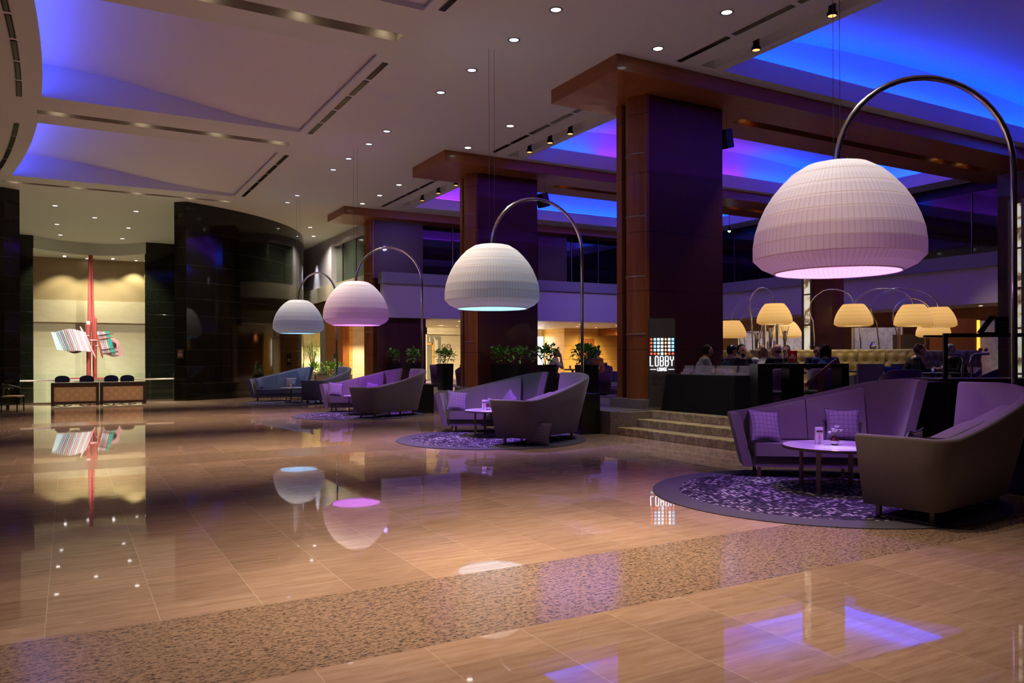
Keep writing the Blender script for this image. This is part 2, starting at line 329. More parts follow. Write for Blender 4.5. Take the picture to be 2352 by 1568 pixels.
# ================================================================== CEILING
XW = lambda y: -.42-.0078*(y-17)**2            # curved left edge of the coffers
CR = 5.12
coffers = [(5.9, 12.0), (14.15, 19.95), (22.2, 28.9)]
slots = [(-.6, 5.2, 4.85, 5.2), (-.6, 5.2, 13.05, 13.4), (-.62, 5.2, 21.05, 21.38), (-1.85, 5.2, 29.85, 30.12)]
trays = [(11.45, 24.9, 5.4, 11.6), (11.45, 24.9, 14.5, 19.45), (11.45, 24.9, 22.25, 27.7)]
trench = [(10.85, 11.22, 5.4, 11.6), (10.85, 11.22, 14.6, 19.4), (10.85, 11.22, 22.4, 27.6)]
holes = [(-2.6, CR, a, c) for a, c in coffers]+slots+trays+trench
xs = sorted(set([X0, X1]+[h[i] for h in holes for i in (0, 1)])); yy = sorted(set([-6, 31.4, 50]+[h[i] for h in holes for i in (2, 3)]))
b = MB()
for i in range(len(xs)-1):
    for j in range(len(yy)-1):
        cx, cy = (xs[i]+xs[i+1])/2, (yy[j]+yy[j+1])/2
        if any(h[0] < cx < h[1] and h[2] < cy < h[3] for h in holes): continue
        b.quad((xs[i], yy[j], CEIL), (xs[i+1], yy[j], CEIL), (xs[i+1], yy[j+1], CEIL), (xs[i], yy[j+1], CEIL))
# curved lip left of every coffer
for a, c in coffers:
    n = 16; P = [(XW(a+(c-a)*k/n), a+(c-a)*k/n) for k in range(n+1)]
    for k in range(n):
        (xa, ya), (xb, yb) = P[k], P[k+1]
        b.quad((-2.6, ya, CEIL), (xa, ya, CEIL), (xb, yb, CEIL), (-2.6, yb, CEIL)); b.quad((xa, ya, CEIL), (xb, yb, CEIL), (xb, yb, CEIL+.05), (xa, ya, CEIL+.05))
struct(b, 'ceiling', 'paint', fixn=False, label='flat off white ceiling of the hall')
def cz(x, y):
    u = min(1, max(0, (CR-x)/(CR-XW(y)))); return CEIL+.10+.62*(u*u*(3-2*u))
for a, c in coffers:
    b = MB(); nx, ny = 28, 16; rows = []
    for j in range(ny+1):
        y = a+(c-a)*j/ny; xl = XW(y)-.55; rows.append([(CR+.06-(CR+.06-xl)*i/nx, y, cz(CR+.06-(CR+.06-xl)*i/nx, y)) for i in range(nx+1)])
    b.grid(rows, True)
    for j, y in ((0, a), (ny, c)):                # straight end walls under the vault
        for i in range(nx):
            p, q = rows[j][i], rows[j][i+1]; b.quad((p[0], y, CEIL), (q[0], y, CEIL), q, p)
    for j in range(ny):                          # left closing wall behind the light
        p, q = rows[j][-1], rows[j+1][-1]; b.quad((p[0], p[1], CEIL), (q[0], q[1], CEIL), q, p)
    b.quad((CR, a, CEIL), (CR, c, CEIL), (CR, c, CEIL+.04), (CR, a, CEIL+.04)); b.quad((CR, a, CEIL+.04), (CR, c, CEIL+.04), (CR+.1, c, CEIL+.04), (CR+.1, a, CEIL+.04)); b.quad((CR+.06, a, CEIL+.04), (CR+.06, c, CEIL+.04), (CR+.06, c, CEIL+.1), (CR+.06, a, CEIL+.1))
    struct(b, 'ceiling_coffer', 'cove', fixn=False, label='shallow curved coffer rising to a blue lit left edge')
    n = 10; b = MB()
    for k in range(n):
        y0 = a+.08+(c-a-.16)*k/n; y1 = a+.08+(c-a-.16)*(k+1)/n
        b.add([(XW(y0)-.16, y0, CEIL+.03), (XW(y1)-.16, y1, CEIL+.03), (XW(y1)-.30, y1, CEIL+.03), (XW(y0)-.30, y0, CEIL+.03)], [(0, 1, 2, 3)], False)
    tag(b.build('cove_light', 'led_blue', fixn=False), 'blue light strip behind the curved left edge of the %s ceiling coffer' % {5: 'nearest', 14: 'large middle', 22: 'farthest'}[int(a)], 'cove light')
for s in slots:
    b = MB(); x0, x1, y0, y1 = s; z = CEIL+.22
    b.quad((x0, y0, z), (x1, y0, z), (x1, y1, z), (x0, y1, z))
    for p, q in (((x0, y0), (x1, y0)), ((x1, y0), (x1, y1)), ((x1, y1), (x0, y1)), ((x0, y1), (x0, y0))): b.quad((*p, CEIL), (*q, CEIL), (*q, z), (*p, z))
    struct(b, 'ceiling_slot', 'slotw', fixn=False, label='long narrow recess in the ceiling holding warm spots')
# vaulted blue trays over the lounge
LEDS = [[(11.3, 24.9, 'led_cyan')], [(11.3, 14.2, 'led_cyan'), (14.2, 20.5, 'led_vio'), (20.5, 24.9, 'led_cyan')], [(11.3, 15.0, 'led_vio'), (15.0, 24.9, 'led_cyan')]]
for ti, (x0, x1, y0, y1) in enumerate(trays):
    zt = CEIL+.42; L = .36; X_0, X_1, Y_0, Y_1 = x0-L, x1+L, y0-L, y1+L
    b = MB()
    for p, q in (((x0, y0), (x1, y0)), ((x1, y0), (x1, y1)), ((x1, y1), (x0, y1)), ((x0, y1), (x0, y0))): b.quad((*p, CEIL), (*q, CEIL), (*q, zt), (*p, zt))
    for r in ((X_0, x0, Y_0, Y_1), (x1, X_1, Y_0, Y_1), (x0, x1, Y_0, y0), (x0, x1, y1, Y_1)): b.quad((r[0], r[2], zt), (r[1], r[2], zt), (r[1], r[3], zt), (r[0], r[3], zt))
    vz = lambda x: 8.62-.0085*(x-18.5)**2; n = 24
    px = [X_0+(X_1-X_0)*i/n for i in range(n+1)]
    b.grid([[(x, y, vz(x)) for x in px] for y in (Y_0, (Y_0+Y_1)/2, Y_1)], True)
    for y in (Y_0, Y_1):
        for i in range(n): b.quad((px[i], y, zt), (px[i+1], y, zt), (px[i+1], y, vz(px[i+1])), (px[i], y, vz(px[i])))
    for x in (X_0, X_1): b.quad((x, Y_0, zt), (x, Y_1, zt), (x, Y_1, vz(x)), (x, Y_0, vz(x)))
    struct(b, 'ceiling_vault', 'cove', fixn=False, label='vaulted ceiling tray over the lounge with blue cove light')
    names = ['nearest lounge tray at top right', 'lounge tray behind the front column', 'farthest lounge tray']
    def strip(xa, xb, ya, yb, mm, lb):
        b = MB(); b.quad((xa, ya, zt+.02), (xb, ya, zt+.02), (xb, yb, zt+.02), (xa, yb, zt+.02)); tag(b.build('cove_light', mm, fixn=False), lb, 'cove light')
    for (a, c, mm) in LEDS[ti]:
        part = 'left' if a < 12 else 'right' if c > 24 else 'middle'; cn = {'led_cyan': 'blue', 'led_vio': 'violet'}[mm]
        strip(a+.05, c-.05, y1+.08, y1+.14, mm, '%s strip, %s part of the far ledge, %s' % (cn, part, names[ti]))
        if c > 24: strip(x1+.08, x1+.14, y0, y1, mm, 'blue strip on the right end ledge, %s' % names[ti])
    strip(x0, x1, y0-.14, y0-.08, 'led_vio', 'violet strip along the near ledge, %s' % names[ti])
for x0, x1, y0, y1 in trench:
    b = MB(); z = CEIL+.18; b.quad((x0, y0, z), (x1, y0, z), (x1, y1, z), (x0, y1, z))
    for p, q in (((x0, y0), (x1, y0)), ((x1, y0), (x1, y1)), ((x1, y1), (x0, y1)), ((x0, y1), (x0, y0))): b.quad((*p, CEIL), (*q, CEIL), (*q, z), (*p, z))
    struct(b, 'ceiling_trough', 'paint', fixn=False)

# slot air diffusers
def diffuser(pts, label, segs=5, wd=.045, group='slot diffusers in the ceiling'):
    t = thing('air_diffuser', label, 'air vent', (*pts[0], CEIL-.017), 0, group); o = Vector((*pts[0], 0)); n = len(pts)-1; per = max(1, n//segs)
    for k in range(0, n, per):
        seg = [Vector((*p, 0))-o for p in pts[k:k+per+1]]
        if len(seg) < 2: continue
        b = MB(); dirn = (seg[-1]-seg[0]).normalized(); sd = Vector((-dirn.y, dirn.x, 0))
        seg[0] = seg[0]+dirn*.07; seg[-1] = seg[-1]-dirn*.07
        for off, ww, m, zz in ((0, wd, 0, .002), (-wd, .012, 1, -.004), (wd, .012, 1, -.004)):
            b.cur = m
            for i in range(len(seg)-1):
                p, q = seg[i]+sd*off, seg[i+1]+sd*off
                b.add([p-sd*ww, q-sd*ww, q+sd*ww, p+sd*ww, p-sd*ww+Vector((0, 0, .012)), q-sd*ww+Vector((0, 0, .012)), q+sd*ww+Vector((0, 0, .012)), p+sd*ww+Vector((0, 0, .012))], [(0, 1, 2, 3), (4, 5, 6, 7), (0, 1, 5, 4), (3, 2, 6, 7)], False)
                if zz < 0: pass
        b.build('louver', ['black', 'bronze'], t)
line = lambda x, a, c, n=10: [(x, a+(c-a)*k/n) for k in range(n+1)]
diffuser(line(5.38, 6, 11.9), 'straight dark slot diffuser by the nearest ceiling coffer')
diffuser(line(5.38, 14.4, 20.0), 'straight dark slot diffuser right of the large middle coffer')
diffuser(line(5.38, 22.3, 28.8), 'straight dark slot diffuser right of the farthest coffer')
diffuser(line(10.32, 4.5, 11.7), 'long slot diffuser beside the black can spots, left of the nearest blue tray')
diffuser(line(10.32, 14.3, 19.3), 'slot diffuser left of the blue tray between front and middle columns')
diffuser(line(10.32, 22.1, 28.2), 'slot diffuser left of the blue tray between middle and rear columns')
curve = lambda a, c, n=20: [(XW(a+(c-a)*k/n)-.42, a+(c-a)*k/n) for k in range(n+1)]
diffuser(curve(14.2, 20.2), 'curved slot diffuser at the top left edge of the ceiling')
diffuser(curve(22.4, 29.4), 'curved slot diffuser at the left edge beside the far coffer')

# ================================================================== CEILING LIGHTS
def downlight_kind(lens, r=.10):
    t = thing('downlight', 'x', 'ceiling light')
    b = MB(); b.lathe([(r*.86, 0), (r*.9, -.006), (r*1.12, -.006), (r*1.15, .002)], 20); b.build('trim_ring', 'bronze', t)
    b = MB(); b.lathe([(0.001, -.001), (r*.86, -.001)], 20); b.build('lens', lens, t, fixn=False); return t
def place_lights(pts, lens, labels, group, col, W, ang, z=CEIL, r=.10, on=None, tgt=None, blend=.5):
    proto = None
    for i, (x, y) in enumerate(pts):
        loc = (x, y, z-.003)
        if proto is None: proto = downlight_kind(lens, r); proto.location = loc; o = proto; o['group'] = group
        else: o = dup(proto, loc, None, None, group)
        o['label'] = labels[i] if isinstance(labels, list) else labels
        if W and (on is None or i in on):
            tx = tgt[i] if tgt else (x, y, 0)
            spot('spot_beam', (x, y, z-.03), tx, col, W, ang, blend, .05)
rowA = [(7.02, 4.3), (7.02, 6.4), (7.02, 10.9), (7.02, 12.3), (7.02, 14.0), (7.02, 15.5), (7.02, 18.8), (7.02, 20.15), (7.02, 21.9), (7.02, 23.4), (7.02, 27.7), (7.02, 29.1)]
ordn = ['nearest', 'second', 'third', 'fourth', 'fifth', 'sixth', 'seventh', 'eighth', 'ninth', 'last']
place_lights(rowA, 'lens_cool', ['overhead round downlight above the nearest arc lamp, closer one', 'overhead round downlight above the nearest arc lamp, farther one']+['%s round downlight of the row above the sofa groups' % ordn[i] for i in range(10)], 'downlights above the sofas', WHITE, ROW_A_W, 30, blend=.8)
for (x, y, tx, ty) in ((7.02, 4.9, 7.3, 5.5), (7.02, 6.4, 7.3, 5.9), (7.02, 12.3, 6.85, 12.7), (7.02, 14.0, 6.85, 13.0), (7.02, 20.15, 6.83, 20.6), (7.02, 21.9, 6.83, 20.9), (7.02, 27.7, 7.15, 28.0), (7.02, 29.1, 7.15, 28.3)):
    spot('dome_beam', (x, y, CEIL-.03), (tx, ty, 3.2), (1, .96, .90), 400, 27, .5, .05)
rowB = [(9.56, 9.6), (9.56, 11.35), (9.53, 16.9), (9.5, 19.2), (9.53, 24.4), (9.55, 26.3), (9.5, 28.0), (9.2, 34.1), (10.0, 36.5)]
place_lights(rowB, 'lens_w', ['%s bright downlight of the row beside the wooden column caps' % ordn[i] for i in range(9)], 'downlights beside the columns', WHITE, ROW_B_W, 50, blend=.8)
rowC = [(-.41, 33.8), (.95, 35.9), (2.3, 33.6), (-.4, 38.4), (2.3, 38), (-.3, 41.6), (2.25, 41.5)]
place_lights(rowC, 'lens_w', [q_+' downlight in the pale ceiling before the sculpture hall' for q_ in ('nearest left', 'nearest middle', 'nearest right', 'second left', 'second right', 'hindmost left', 'hindmost right')], 'downlights in the entrance hall ceiling', GREENISH, ENTRY_W, 95)
# warm spots inside the slots
ws = []
for si, s in enumerate(slots):
    xsn = [(-.1, 1.9, 3.4, 4.9), (0.3, 1.9, 3.45, 4.95), (-.2, 1.6, 3.35, 4.9), (-1.5, .3, 2.1, 3.8, 5.0)][si]
    ws += [(x, (s[2]+s[3])/2, si) for x in xsn]
proto = None
for x, y, si in ws:
    if proto is None: proto = downlight_kind('lens_warm', .12); proto['label'] = 'x'; o = proto; o.location = (x, y, CEIL+.19)
    else: o = dup(proto, (x, y, CEIL+.19))
    o['group'] = 'warm spots in ceiling slots'
    o['label'] = 'round warm spot in the %s ceiling slot, %s' % (['topmost', 'upper', 'middle', 'lowest'][si], 'at its very left end' if x < -1 else 'toward its left end' if x < .6 else 'near its right end' if x > 4.2 else 'left of its middle' if x < 2.4 else 'right of its middle')
    wt = SLOT_W*((.12 if x < 1 else 1.1 if x < 3 else 1.35 if x < 4 else .8) if si == 0 else 1.0 if si < 3 else .7)
    spot('spot_beam', (x, y, CEIL+.16), (x, y, 0), WARM, wt*.72, [60, 62, 66, 70][si], .85, .08)
    spot('spot_beam', (x, y, CEIL+.15), (x, y, 0), WARM, wt*[.85, .62, .62, .3][si], 27, 1, .05)
# black can spots in the trough by the trays
cans = [(11.04, 8.7), (11.04, 10.35), (11.04, 16.5), (11.04, 17.45), (11.04, 18.5), (11.04, 23.2), (11.04, 24.6), (11.04, 26.0)]
proto = None
for i, (x, y) in enumerate(cans):
    if proto is None:
        proto = thing('can_spotlight', '', 'spotlight', (x, y, CEIL-.02)); b = MB(); b.lathe([(0.001, .16), (.06, .16), (.06, 0), (.085, -.02), (.085, -.075), (.07, -.075)], 20); b.build('housing', 'black', proto)
        b = MB(); b.lathe([(.001, -.06), (.07, -.07)], 20); b.build('lens', 'lens_dim', proto, fixn=False); o = proto
    else: o = dup(proto, (x, y, CEIL-.02))
    o['group'] = 'black can spotlights'; o['label'] = 'black can spotlight with amber glow, %s along the blue tray %s' % (['nearest', 'second'][i] if i < 2 else ['first', 'second', 'third'][(i-2) % 3], 'nearest the viewer' if i < 2 else 'between front and middle columns' if i < 5 else 'between middle and rear columns')

# ================================================================== COLUMNS AND BEAMS
cols = [(12.70, 13.68, 'front', 11.9, 14.22), (20.5, 21.5, 'middle', 19.7, 22.0), (29.4, 30.4, 'rear', 28.75, 30.9)]
for (ya, yb, nm, ba, bb) in cols:
    t = thing('column', '%s maroon wood column with rounded cherry end and granite foot' % nm, 'column', (10.39, ya, .45)); t['kind'] = 'structure'
    h = 6.5; D = yb-ya
    b = MB(); b.box(.06, 2.11, 0, D, .2, h); b.build('shaft', 'maroon', t)
    b = MB(); n = 12
    pts = [(.06, .02)]+[(.06-.22*sin(pi*k/n)**.8 if 0 < k < n else .06, .05+.68*k/n) for k in range(n+1)]+[(.06, .75)]
    b.loft([[(x, y, z) for x, y in pts] for z in (.2, h)], True, False); b.build('rounded_end', 'cherry', t)
    b = MB(); b.box(-.02, .1, D-.16, D+.02, .2, h); b.box(-.02, .07, 0, .05, .2, h); b.build('edge_strip', 'cherry', t)
    b = MB(); b.box(-.19, 2.2, -.06, D+.08, 0, .2); b.build('foot', 'granite_grey', t, bevel=.01)
    for z in ([1.55, 2.75, 4.0, 5.3] if nm != 'rear' else [2.1, 4.4]):
        b = MB(); q = [(x-.012, y, 0) for x, y in pts[1:-1]]; b.tube([(x, y, z) for x, y, _ in q], .012, 6); b.build('metal_joint', 'steel', t)
    b = MB(); x1 = 25.3; x0 = 9.03
    b.box(x0, x1, ba, bb, 6.95, CEIL+.02)
    beam = thing('ceiling_beam', 'wide cherry and maroon wood beam resting on the %s column' % nm, 'beam', (0, 0, 0)); beam['kind'] = 'structure'
    tz = (ba+bb)/2+.1
    b = MB(); 
    for r in ((x0, x1, ba, tz-.16), (x0, x1, tz+.16, bb), (x0, 13.4, tz-.16, tz+.16), (23.4, x1, tz-.16, tz+.16)): b.box(r[0], r[1], r[2], r[3], 6.95, CEIL-.001)
    b.build('beam_body', 'maroon_b', beam)
    b = MB(); b.box(13.4, 23.4, tz-.16, tz+.16, 7.12, 7.24); b.build('light_trough', 'black', beam)
    for k, x in enumerate((13.9, 21.4, 22.6)):
        b = MB(); b.lathe([(.001, 0), (.06, 0)], 16, (x, tz, 7.11)); b.lathe([(.06, 0), (.08, .01), (.08, -.02)], 16, (x, tz, 7.11)); tag(b.build('trough_lamp', 'lens_dim', beam, fixn=False), 'small amber lamp')
t = thing('pin_spotlight', 'tiny glaring white spotlight hung under the middle beam beside the front column', 'spotlight', (21.8, 21.8, 6.3)); b = MB(); b.cyl((0, 0, .1), (0, 0, .66), .01, 6); b.lathe([(.001, .12), (.05, .12), (.06, 0)], 14); b.build('housing', 'black', t); b = MB(); b.ball((0, 0, 0), .05, 8); b.build('bulb', emi('glare_bulb', (1, .97, .9), 25), t)
# loudspeakers by the columns
for (x, y, nm) in ((12.75, 12.9, 'front'), (12.75, 20.6, 'middle')):
    t = thing('loudspeaker', 'black loudspeaker hung under the beam at the %s column' % nm, 'speaker', (x, y, 6.15), R(20), 'hung loudspeakers')
    b = MB(); b.extrude([(-.05, -.12), (.2, -.16), (.3, .1), (.05, .2), (-.1, .1)], 0, .42); b.xform(Matrix.Rotation(R(-18), 4, 'Y')); b.build('cabinet', 'black', t, bevel=.01)
    b = MB(); b.cyl((.1, 0, .38), (.1, 0, .8), .006, 6); b.build('hanger', 'steel', t)

# ================================================================== DRUM, PORTAL AND SCULPTURE HALL
DC = (0, 40.12); DR = 10.15
b = MB(); n = 40; P = [(DC[0]+DR*cos(R(-68.3+128*k/n)), DC[1]+DR*sin(R(-68.3+128*k/n))) for k in range(n+1)]
b.grid([[(x, y, z) for x, y in P] for z in (0, CEIL)], True)
b.quad((P[0][0], P[0][1], 0), (3.38, 31.0, 0), (3.38, 31.0, CEIL), (P[0][0], P[0][1], CEIL)); b.quad((3.38, 31, 0), (3.9, 31.6, 0), (3.9, 31.6, CEIL), (3.38, 31, CEIL)); b.quad((3.9, 31.6, -3.2), (5.4, 42.3, -3.2), (5.4, 42.3, CEIL), (3.9, 31.6, CEIL))
struct(b, 'wall_drum', 'bgranite', fixn=False, label='curved wall of polished black granite')
b = MB(); b.box(3.28, 5.5, 42.3, 42.6, -3.2, CEIL); struct(b, 'wall_inner_right', 'bgranite')
b = MB(); b.box(-4.5, -1.4, 42.3, 42.6, -3.2, CEIL); struct(b, 'wall_inner_left', 'bgranite')
b = MB(); pts = [(-1.42, 31.3), (-1.85, 31.02), (-3.0, 31.05), (-5, 31.5), (-7.5, 32.6), (-7.5, 33.2), (-2, 33.2)]
b.extrude(pts, 0, CEIL); b.quad((-2, 33.2, -3.2), (-4.4, 42.3, -3.2), (-4.4, 42.3, CEIL), (-2, 33.2, CEIL)); struct(b, 'wall_left_portal', 'bgranite', label='left pier of polished black granite')
b = MB(); fy = lambda x: 44.1-.33*(x-.95)**2; n = 20; xs_ = [-1.38+4.70*k/n for k in range(n+1)]
b.grid([[(x, fy(x), z) for x in xs_] for z in (6.68, CEIL)], True); b.grid([[(x, fy(x), 6.68) for x in xs_], [(x, 46.2, 6.68) for x in xs_]], False); b.quad((3.3, 42.35, 6.681), (4.2, 42.35, 6.681), (4.2, 46.2, 6.681), (3.3, 46.2, 6.681)); b.quad((-2.2, 42.35, 6.681), (-1.36, 42.35, 6.681), (-1.36, 46.2, 6.681), (-2.2, 46.2, 6.681)); struct(b, 'ceiling_sculpture_hall', 'paint', fixn=False, label='lower ceiling with curved front edge')
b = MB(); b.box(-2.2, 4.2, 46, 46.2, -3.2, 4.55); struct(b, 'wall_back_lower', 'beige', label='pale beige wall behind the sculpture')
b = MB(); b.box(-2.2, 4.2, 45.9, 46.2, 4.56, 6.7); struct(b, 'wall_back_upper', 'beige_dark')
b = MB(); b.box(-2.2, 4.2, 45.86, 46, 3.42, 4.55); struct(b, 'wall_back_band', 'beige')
for x, r_ in ((-2.2, 0), (4.0, 0)):
    b = MB(); b.box(x, x+.2, 42.6, 46, -3.2, 6.7); struct(b, 'wall_niche_side', 'bgranite')
place_lights([(-.15, 44.9), (-.15, 45.2), (.95, 45.0), (.85, 45.6), (2.0, 44.9), (2.0, 45.2), (3.1, 45.3)], 'lens_w', [q_+' small round downlight in the low ceiling over the red sculpture' for q_ in ('front left', 'rear left', 'front middle', 'rear middle', 'front right', 'rear right', 'far right')], 'downlights above the sculpture', (1, .93, .62), NICHE_W, 100, 6.675, .09, on=[0, 2, 4, 6], tgt={0: (-.3, 45.2, 0), 2: (.9, 44.5, 0), 4: (2.0, 44.9, 0), 6: (2.8, 45.0, 0)})
spot('sculpture_spot', (.2, 38.4, 7.2), (.5, 43, 2.6), (1, .95, .85), 900, 30, .6)
spot('sculpture_spot', (1.6, 38.4, 7.2), (1.5, 45.5, 0), (1, .95, .74), 950, 75, .8)
# sculpture
sc = thing('sculpture', 'tall red abstract sculpture of poles with two slatted coloured wings', 'sculpture', (.95, 43, -3.2))
q = lambda px, py, dy=0: Vector(((px-207)*.0187, dy, (826-py)*.0210+1.5+3.2))
b = MB(); b.tube([q(202, 868), q(205.5, 585)], [.095, .065], 16); b.tube([q(215, 868, .1), q(209.5, 585, .05)], [.07, .05], 16); b.build('main_poles', 'redred', sc)
b = MB(); b.tube([q(201, 868, -.25), q(201, 745, -.25)], .085, 16); b.build('short_pole', 'redred', sc)
b = MB(); b.ball(q(201, 743, -.3), .095, 8, (.95, .3, 1.4)); b.build('pole_cap', 'pink', sc)
b = MB(); b.tube([q(216.5, 868, -.2), q(217.5, 731, -.2)], [.075, .06], 14); b.tube([q(217.5, 731, -.2), q(216.5, 724, -.2)], [.06, .012], 14); b.build('side_pole', 'redred', sc)
b = MB(); b.box(-.9, .75, -.5, .5, (826-870)*.021+4.66, (826-867)*.021+4.70); b.build('base_plate', 'redred', sc)
b = MB(); b.box(-.7, .6, -.45, .45, 0, 3.76); b.build('plinth', 'beige', sc)
for k in range(15):
    f = k/14; x = 131+60*f; top = 763-6*sin(pi*min(1, f*1.05)); bot = 805-2+5*f
    b = MB(); b.tube([q(x, top, -.5-.25*sin(pi*f)), q(x+18, bot, -.5-.25*sin(pi*f))], .052, 8)
    b.build('slat', ['mint', 'pink', 'lav'][k % 3] if k > 1 else 'palebl', sc)
b = MB(); b.tube([q(143, 786, -.45), q(165, 779, -.62), q(195, 776, -.45)], .03, 8); b.build('wing_rod', 'redred', sc)
b = MB(); poly = [q(119, 764, -.52), q(133, 764, -.52), q(150, 805, -.52), q(131, 803, -.52)]; b.loft([poly, [p+Vector((0, .05, 0)) for p in poly]], False); b.build('pale_panel', 'palebl', sc)
b = MB(); n = 16; top = [q(150+42*k/n, 804+3*sin(2*pi*k/n)*.2, -.42) for k in range(n+1)]; bt = [q(150+42*k/n, 804+7*sin(pi*k/n), -.5) for k in range(n+1)]; b.loft([top+bt[::-1], [p+Vector((0, .3, 0)) for p in top+bt[::-1]]], False); b.build('underside', 'darkred', sc)
for (a, c) in ((q(182, 750, -.55), q(217, 822, -.55)), (q(221, 768, -.55), q(233, 822, -.55))):
    b = MB(); m_ = (a+c)/2; b.tube([a, a*.9+c*.1, m_, a*.1+c*.9, c], [.015, .042, .048, .04, .015], 10); b.build('spar', 'redred' if a.x > 0 else 'pink', sc)
for k in range(6):
    b = MB(); x = 222+4.4*k; b.tube([q(x, 761, -.4), q(x+13, 810, -.4)], .036, 8); b.build('slat', ['mint', 'lav', 'pink'][k % 3], sc)
b = MB(); poly = [q(241, 760, -.46), q(247, 760, -.46), q(263, 813, -.46), q(254, 812, -.46)]; b.loft([poly, [p+Vector((0, .05, 0)) for p in poly]], False); b.build('teal_bar', 'teal', sc)
for yy_, x0_ in ((766, 222), (775, 222), (799, 230), (808, 233)):
    b = MB(); b.tube([q(x0_, yy_+4, -.45), q(x0_+28, yy_, -.45), q(x0_+36, yy_-1, -.45)], .022, 6); b.build('cross_rod', 'darkred' if yy_ != 775 else 'redred', sc)
b = MB(); poly = [q(245, 777, -.3), q(256, 775, -.3), q(270, 780, -.3), q(282, 817, -.3), q(257, 819, -.3), q(233, 811, -.3)]; b.loft([poly, [p+Vector((0, .06, 0)) for p in poly]], False); b.build('red_plate', 'pink', sc)
b = MB(); b.ball(q(257, 792, -.33), .16, 8, (1, .15, 1)); b.build('plate_hole', 'darkred', sc)
b = MB(); b.tube([q(193, 771, -.4), q(203, 771, -.3)], .03, 6); b.tube([q(204, 781, -.3), q(222, 781, -.3)], .03, 6); b.tube([q(205, 787, -.3), q(198, 788, -.4)], .03, 6); b.tube([q(218, 794, -.3), q(226, 793, -.4)], .03, 6); b.build('brackets', 'pink', sc)
# balustrade in the portal
t = thing('balustrade', 'glass balustrade with bright steel handrail behind the reception desks', 'railing', (-1.42, 31.12, 0))
b = MB(); b.tube([(0, -.06, .80), (4.78, -.06, .80)], .028, 10); b.build('handrail', 'chrome', t)
b = MB(); b.box(0, 4.78, -.03, .03, .0, .05); b.build('base_channel', 'steel', t)
for k in range(6):
    b = MB(); b.box(.01+.797*k, .78+.797*k, -.008, .008, .05, 1.02); b.build('glass_panel', 'glassm', t)
for k in range(7):
    b = MB(); b.cyl((.05+k*.778, 0, .8), (.05+k*.778, -.06, .8), .03, 8); b.build('glass_clamp', 'bronze', t)
# reception desks
def desk(x, label):
    t = thing('reception_desk', label, 'desk', (x, 29.75, 0), 0, 'reception desks'); W_ = 1.40
    b = MB(); b.box(0, W_, 0, .65, .70, .75); b.build('desk_top', 'darkwood', t, bevel=.004)
    b = MB(); b.box(0, .09, 0, .65, 0, .70); b.box(W_-.09, W_, 0, .65, 0, .70); b.box(.09, W_-.09, .02, .08, .60, .70); b.box(.09, W_-.09, .02, .08, .05, .12); b.build('frame', 'darkwood', t)
    b = MB(); b.box(.09, W_-.09, .03, .06, .12, .60); b.build('rattan_front', 'rattan', t)
desk(-.50, 'left reception desk with woven rattan front in a dark wood frame'); desk(.93, 'right reception desk with woven rattan front in a dark wood frame')
ch = thing('office_chair', '', 'chair', (0, 0, 0)); b = MB()
n = 14; fr = [(.22*cos(pi*k/n)*(1 if k not in (0, n) else 1), .95-.13+.13*sin(pi*k/n)**.8) for k in range(n+1)]
prof = [(.2, .52)]+[(x, z+.12) for x, z in fr]+[(-.2, .52)]
b.loft([[(x, y, z-.10) for x, z in prof] for y in (-.03, .03)], False); b.build('backrest', 'navy', ch, bevel=.015)
b = MB(); b.box(-.24, .24, -.5, -.06, .40, .47); b.build('seat', 'navy', ch, bevel=.02)
b = MB(); b.cyl((0, -.25, .06), (0, -.25, .40), .03); b.cyl((0, .0, .45), (0, -.1, .43), .02)
for k in range(5): b.tube([(0, -.25, .08), (.27*cos(k*1.257), -.25+.27*sin(k*1.257), .03)], .018, 6)
b.build('swivel_base', 'black', ch)
for i, (x, nm) in enumerate(((-.18, 'leftmost navy chair back rising behind the left reception desk'), (.55, 'navy chair back behind the right half of the left reception desk'), (1.30, 'navy chair back behind the left half of the right reception desk'), (1.80, 'rightmost navy chair back behind the right reception desk'))):
    if i == 0: ch.location = (x, 30.66, 0.0); ch.rotation_euler = (0, 0, 0); o = ch
    else: o = dup(ch, (x, 30.66, 0))
    o['label'] = nm; o['group'] = 'navy chairs behind the reception desks'
# small dark notice on the drum's end
t = thing('notice_plate', 'small dark notice plate on the black granite at the portal', 'sign', (3.55, 30.78, 1.55), R(-28)); b = MB(); b.box(-.11, .11, -.02, 0, 0, .33); b.build('plate', 'darkwood', t); b = MB()
for z in (.09, .12, .17): b.box(-.07, .07, -.024, -.02, z, z+.012)
b.box(-.015, .015, -.024, -.02, .23, .26); b.build('lettering', 'cream', t)
# wooden chairs far left
def wood_chair(loc, rz, label):
    t = thing('wooden_chair', label, 'chair', loc, rz, 'dark wooden chairs at the left edge')
    for sx in (-1, 1):
        b = MB(); b.tube([(sx*.22, -.2, 0), (sx*.21, -.2, .45)], .018, 8); b.build('leg', 'black', t)
        b = MB(); b.tube([(sx*.23, .22, 0), (sx*.21, .2, .45), (sx*.21, .25, .80)], .018, 8); b.build('leg', 'black', t)
    b = MB(); b.box(-.23, .23, -.22, .22, .42, .46); b.build('seat', 'rattan', t, bevel=.01)
    b = MB(); b.tube([(-.24, -.1, .68), (-.22, .2, .76), (0, .28, .80), (.22, .2, .76), (.24, -.1, .68)], .02, 8); b.box(-.05, .05, .25, .27, .45, .79); b.build('curved_back', 'black', t)
    for z in (.2,):
        b = MB(); b.tube([(-.22, -.2, z), (.22, -.2, z)], .01, 6); b.tube([(-.22, .2, z), (.22, .2, z)], .01, 6); b.build('stretcher', 'black', t)
wood_chair((-1.42, 27.35, 0), R(70), 'dark wooden armchair with woven seat, right one at the left picture edge')
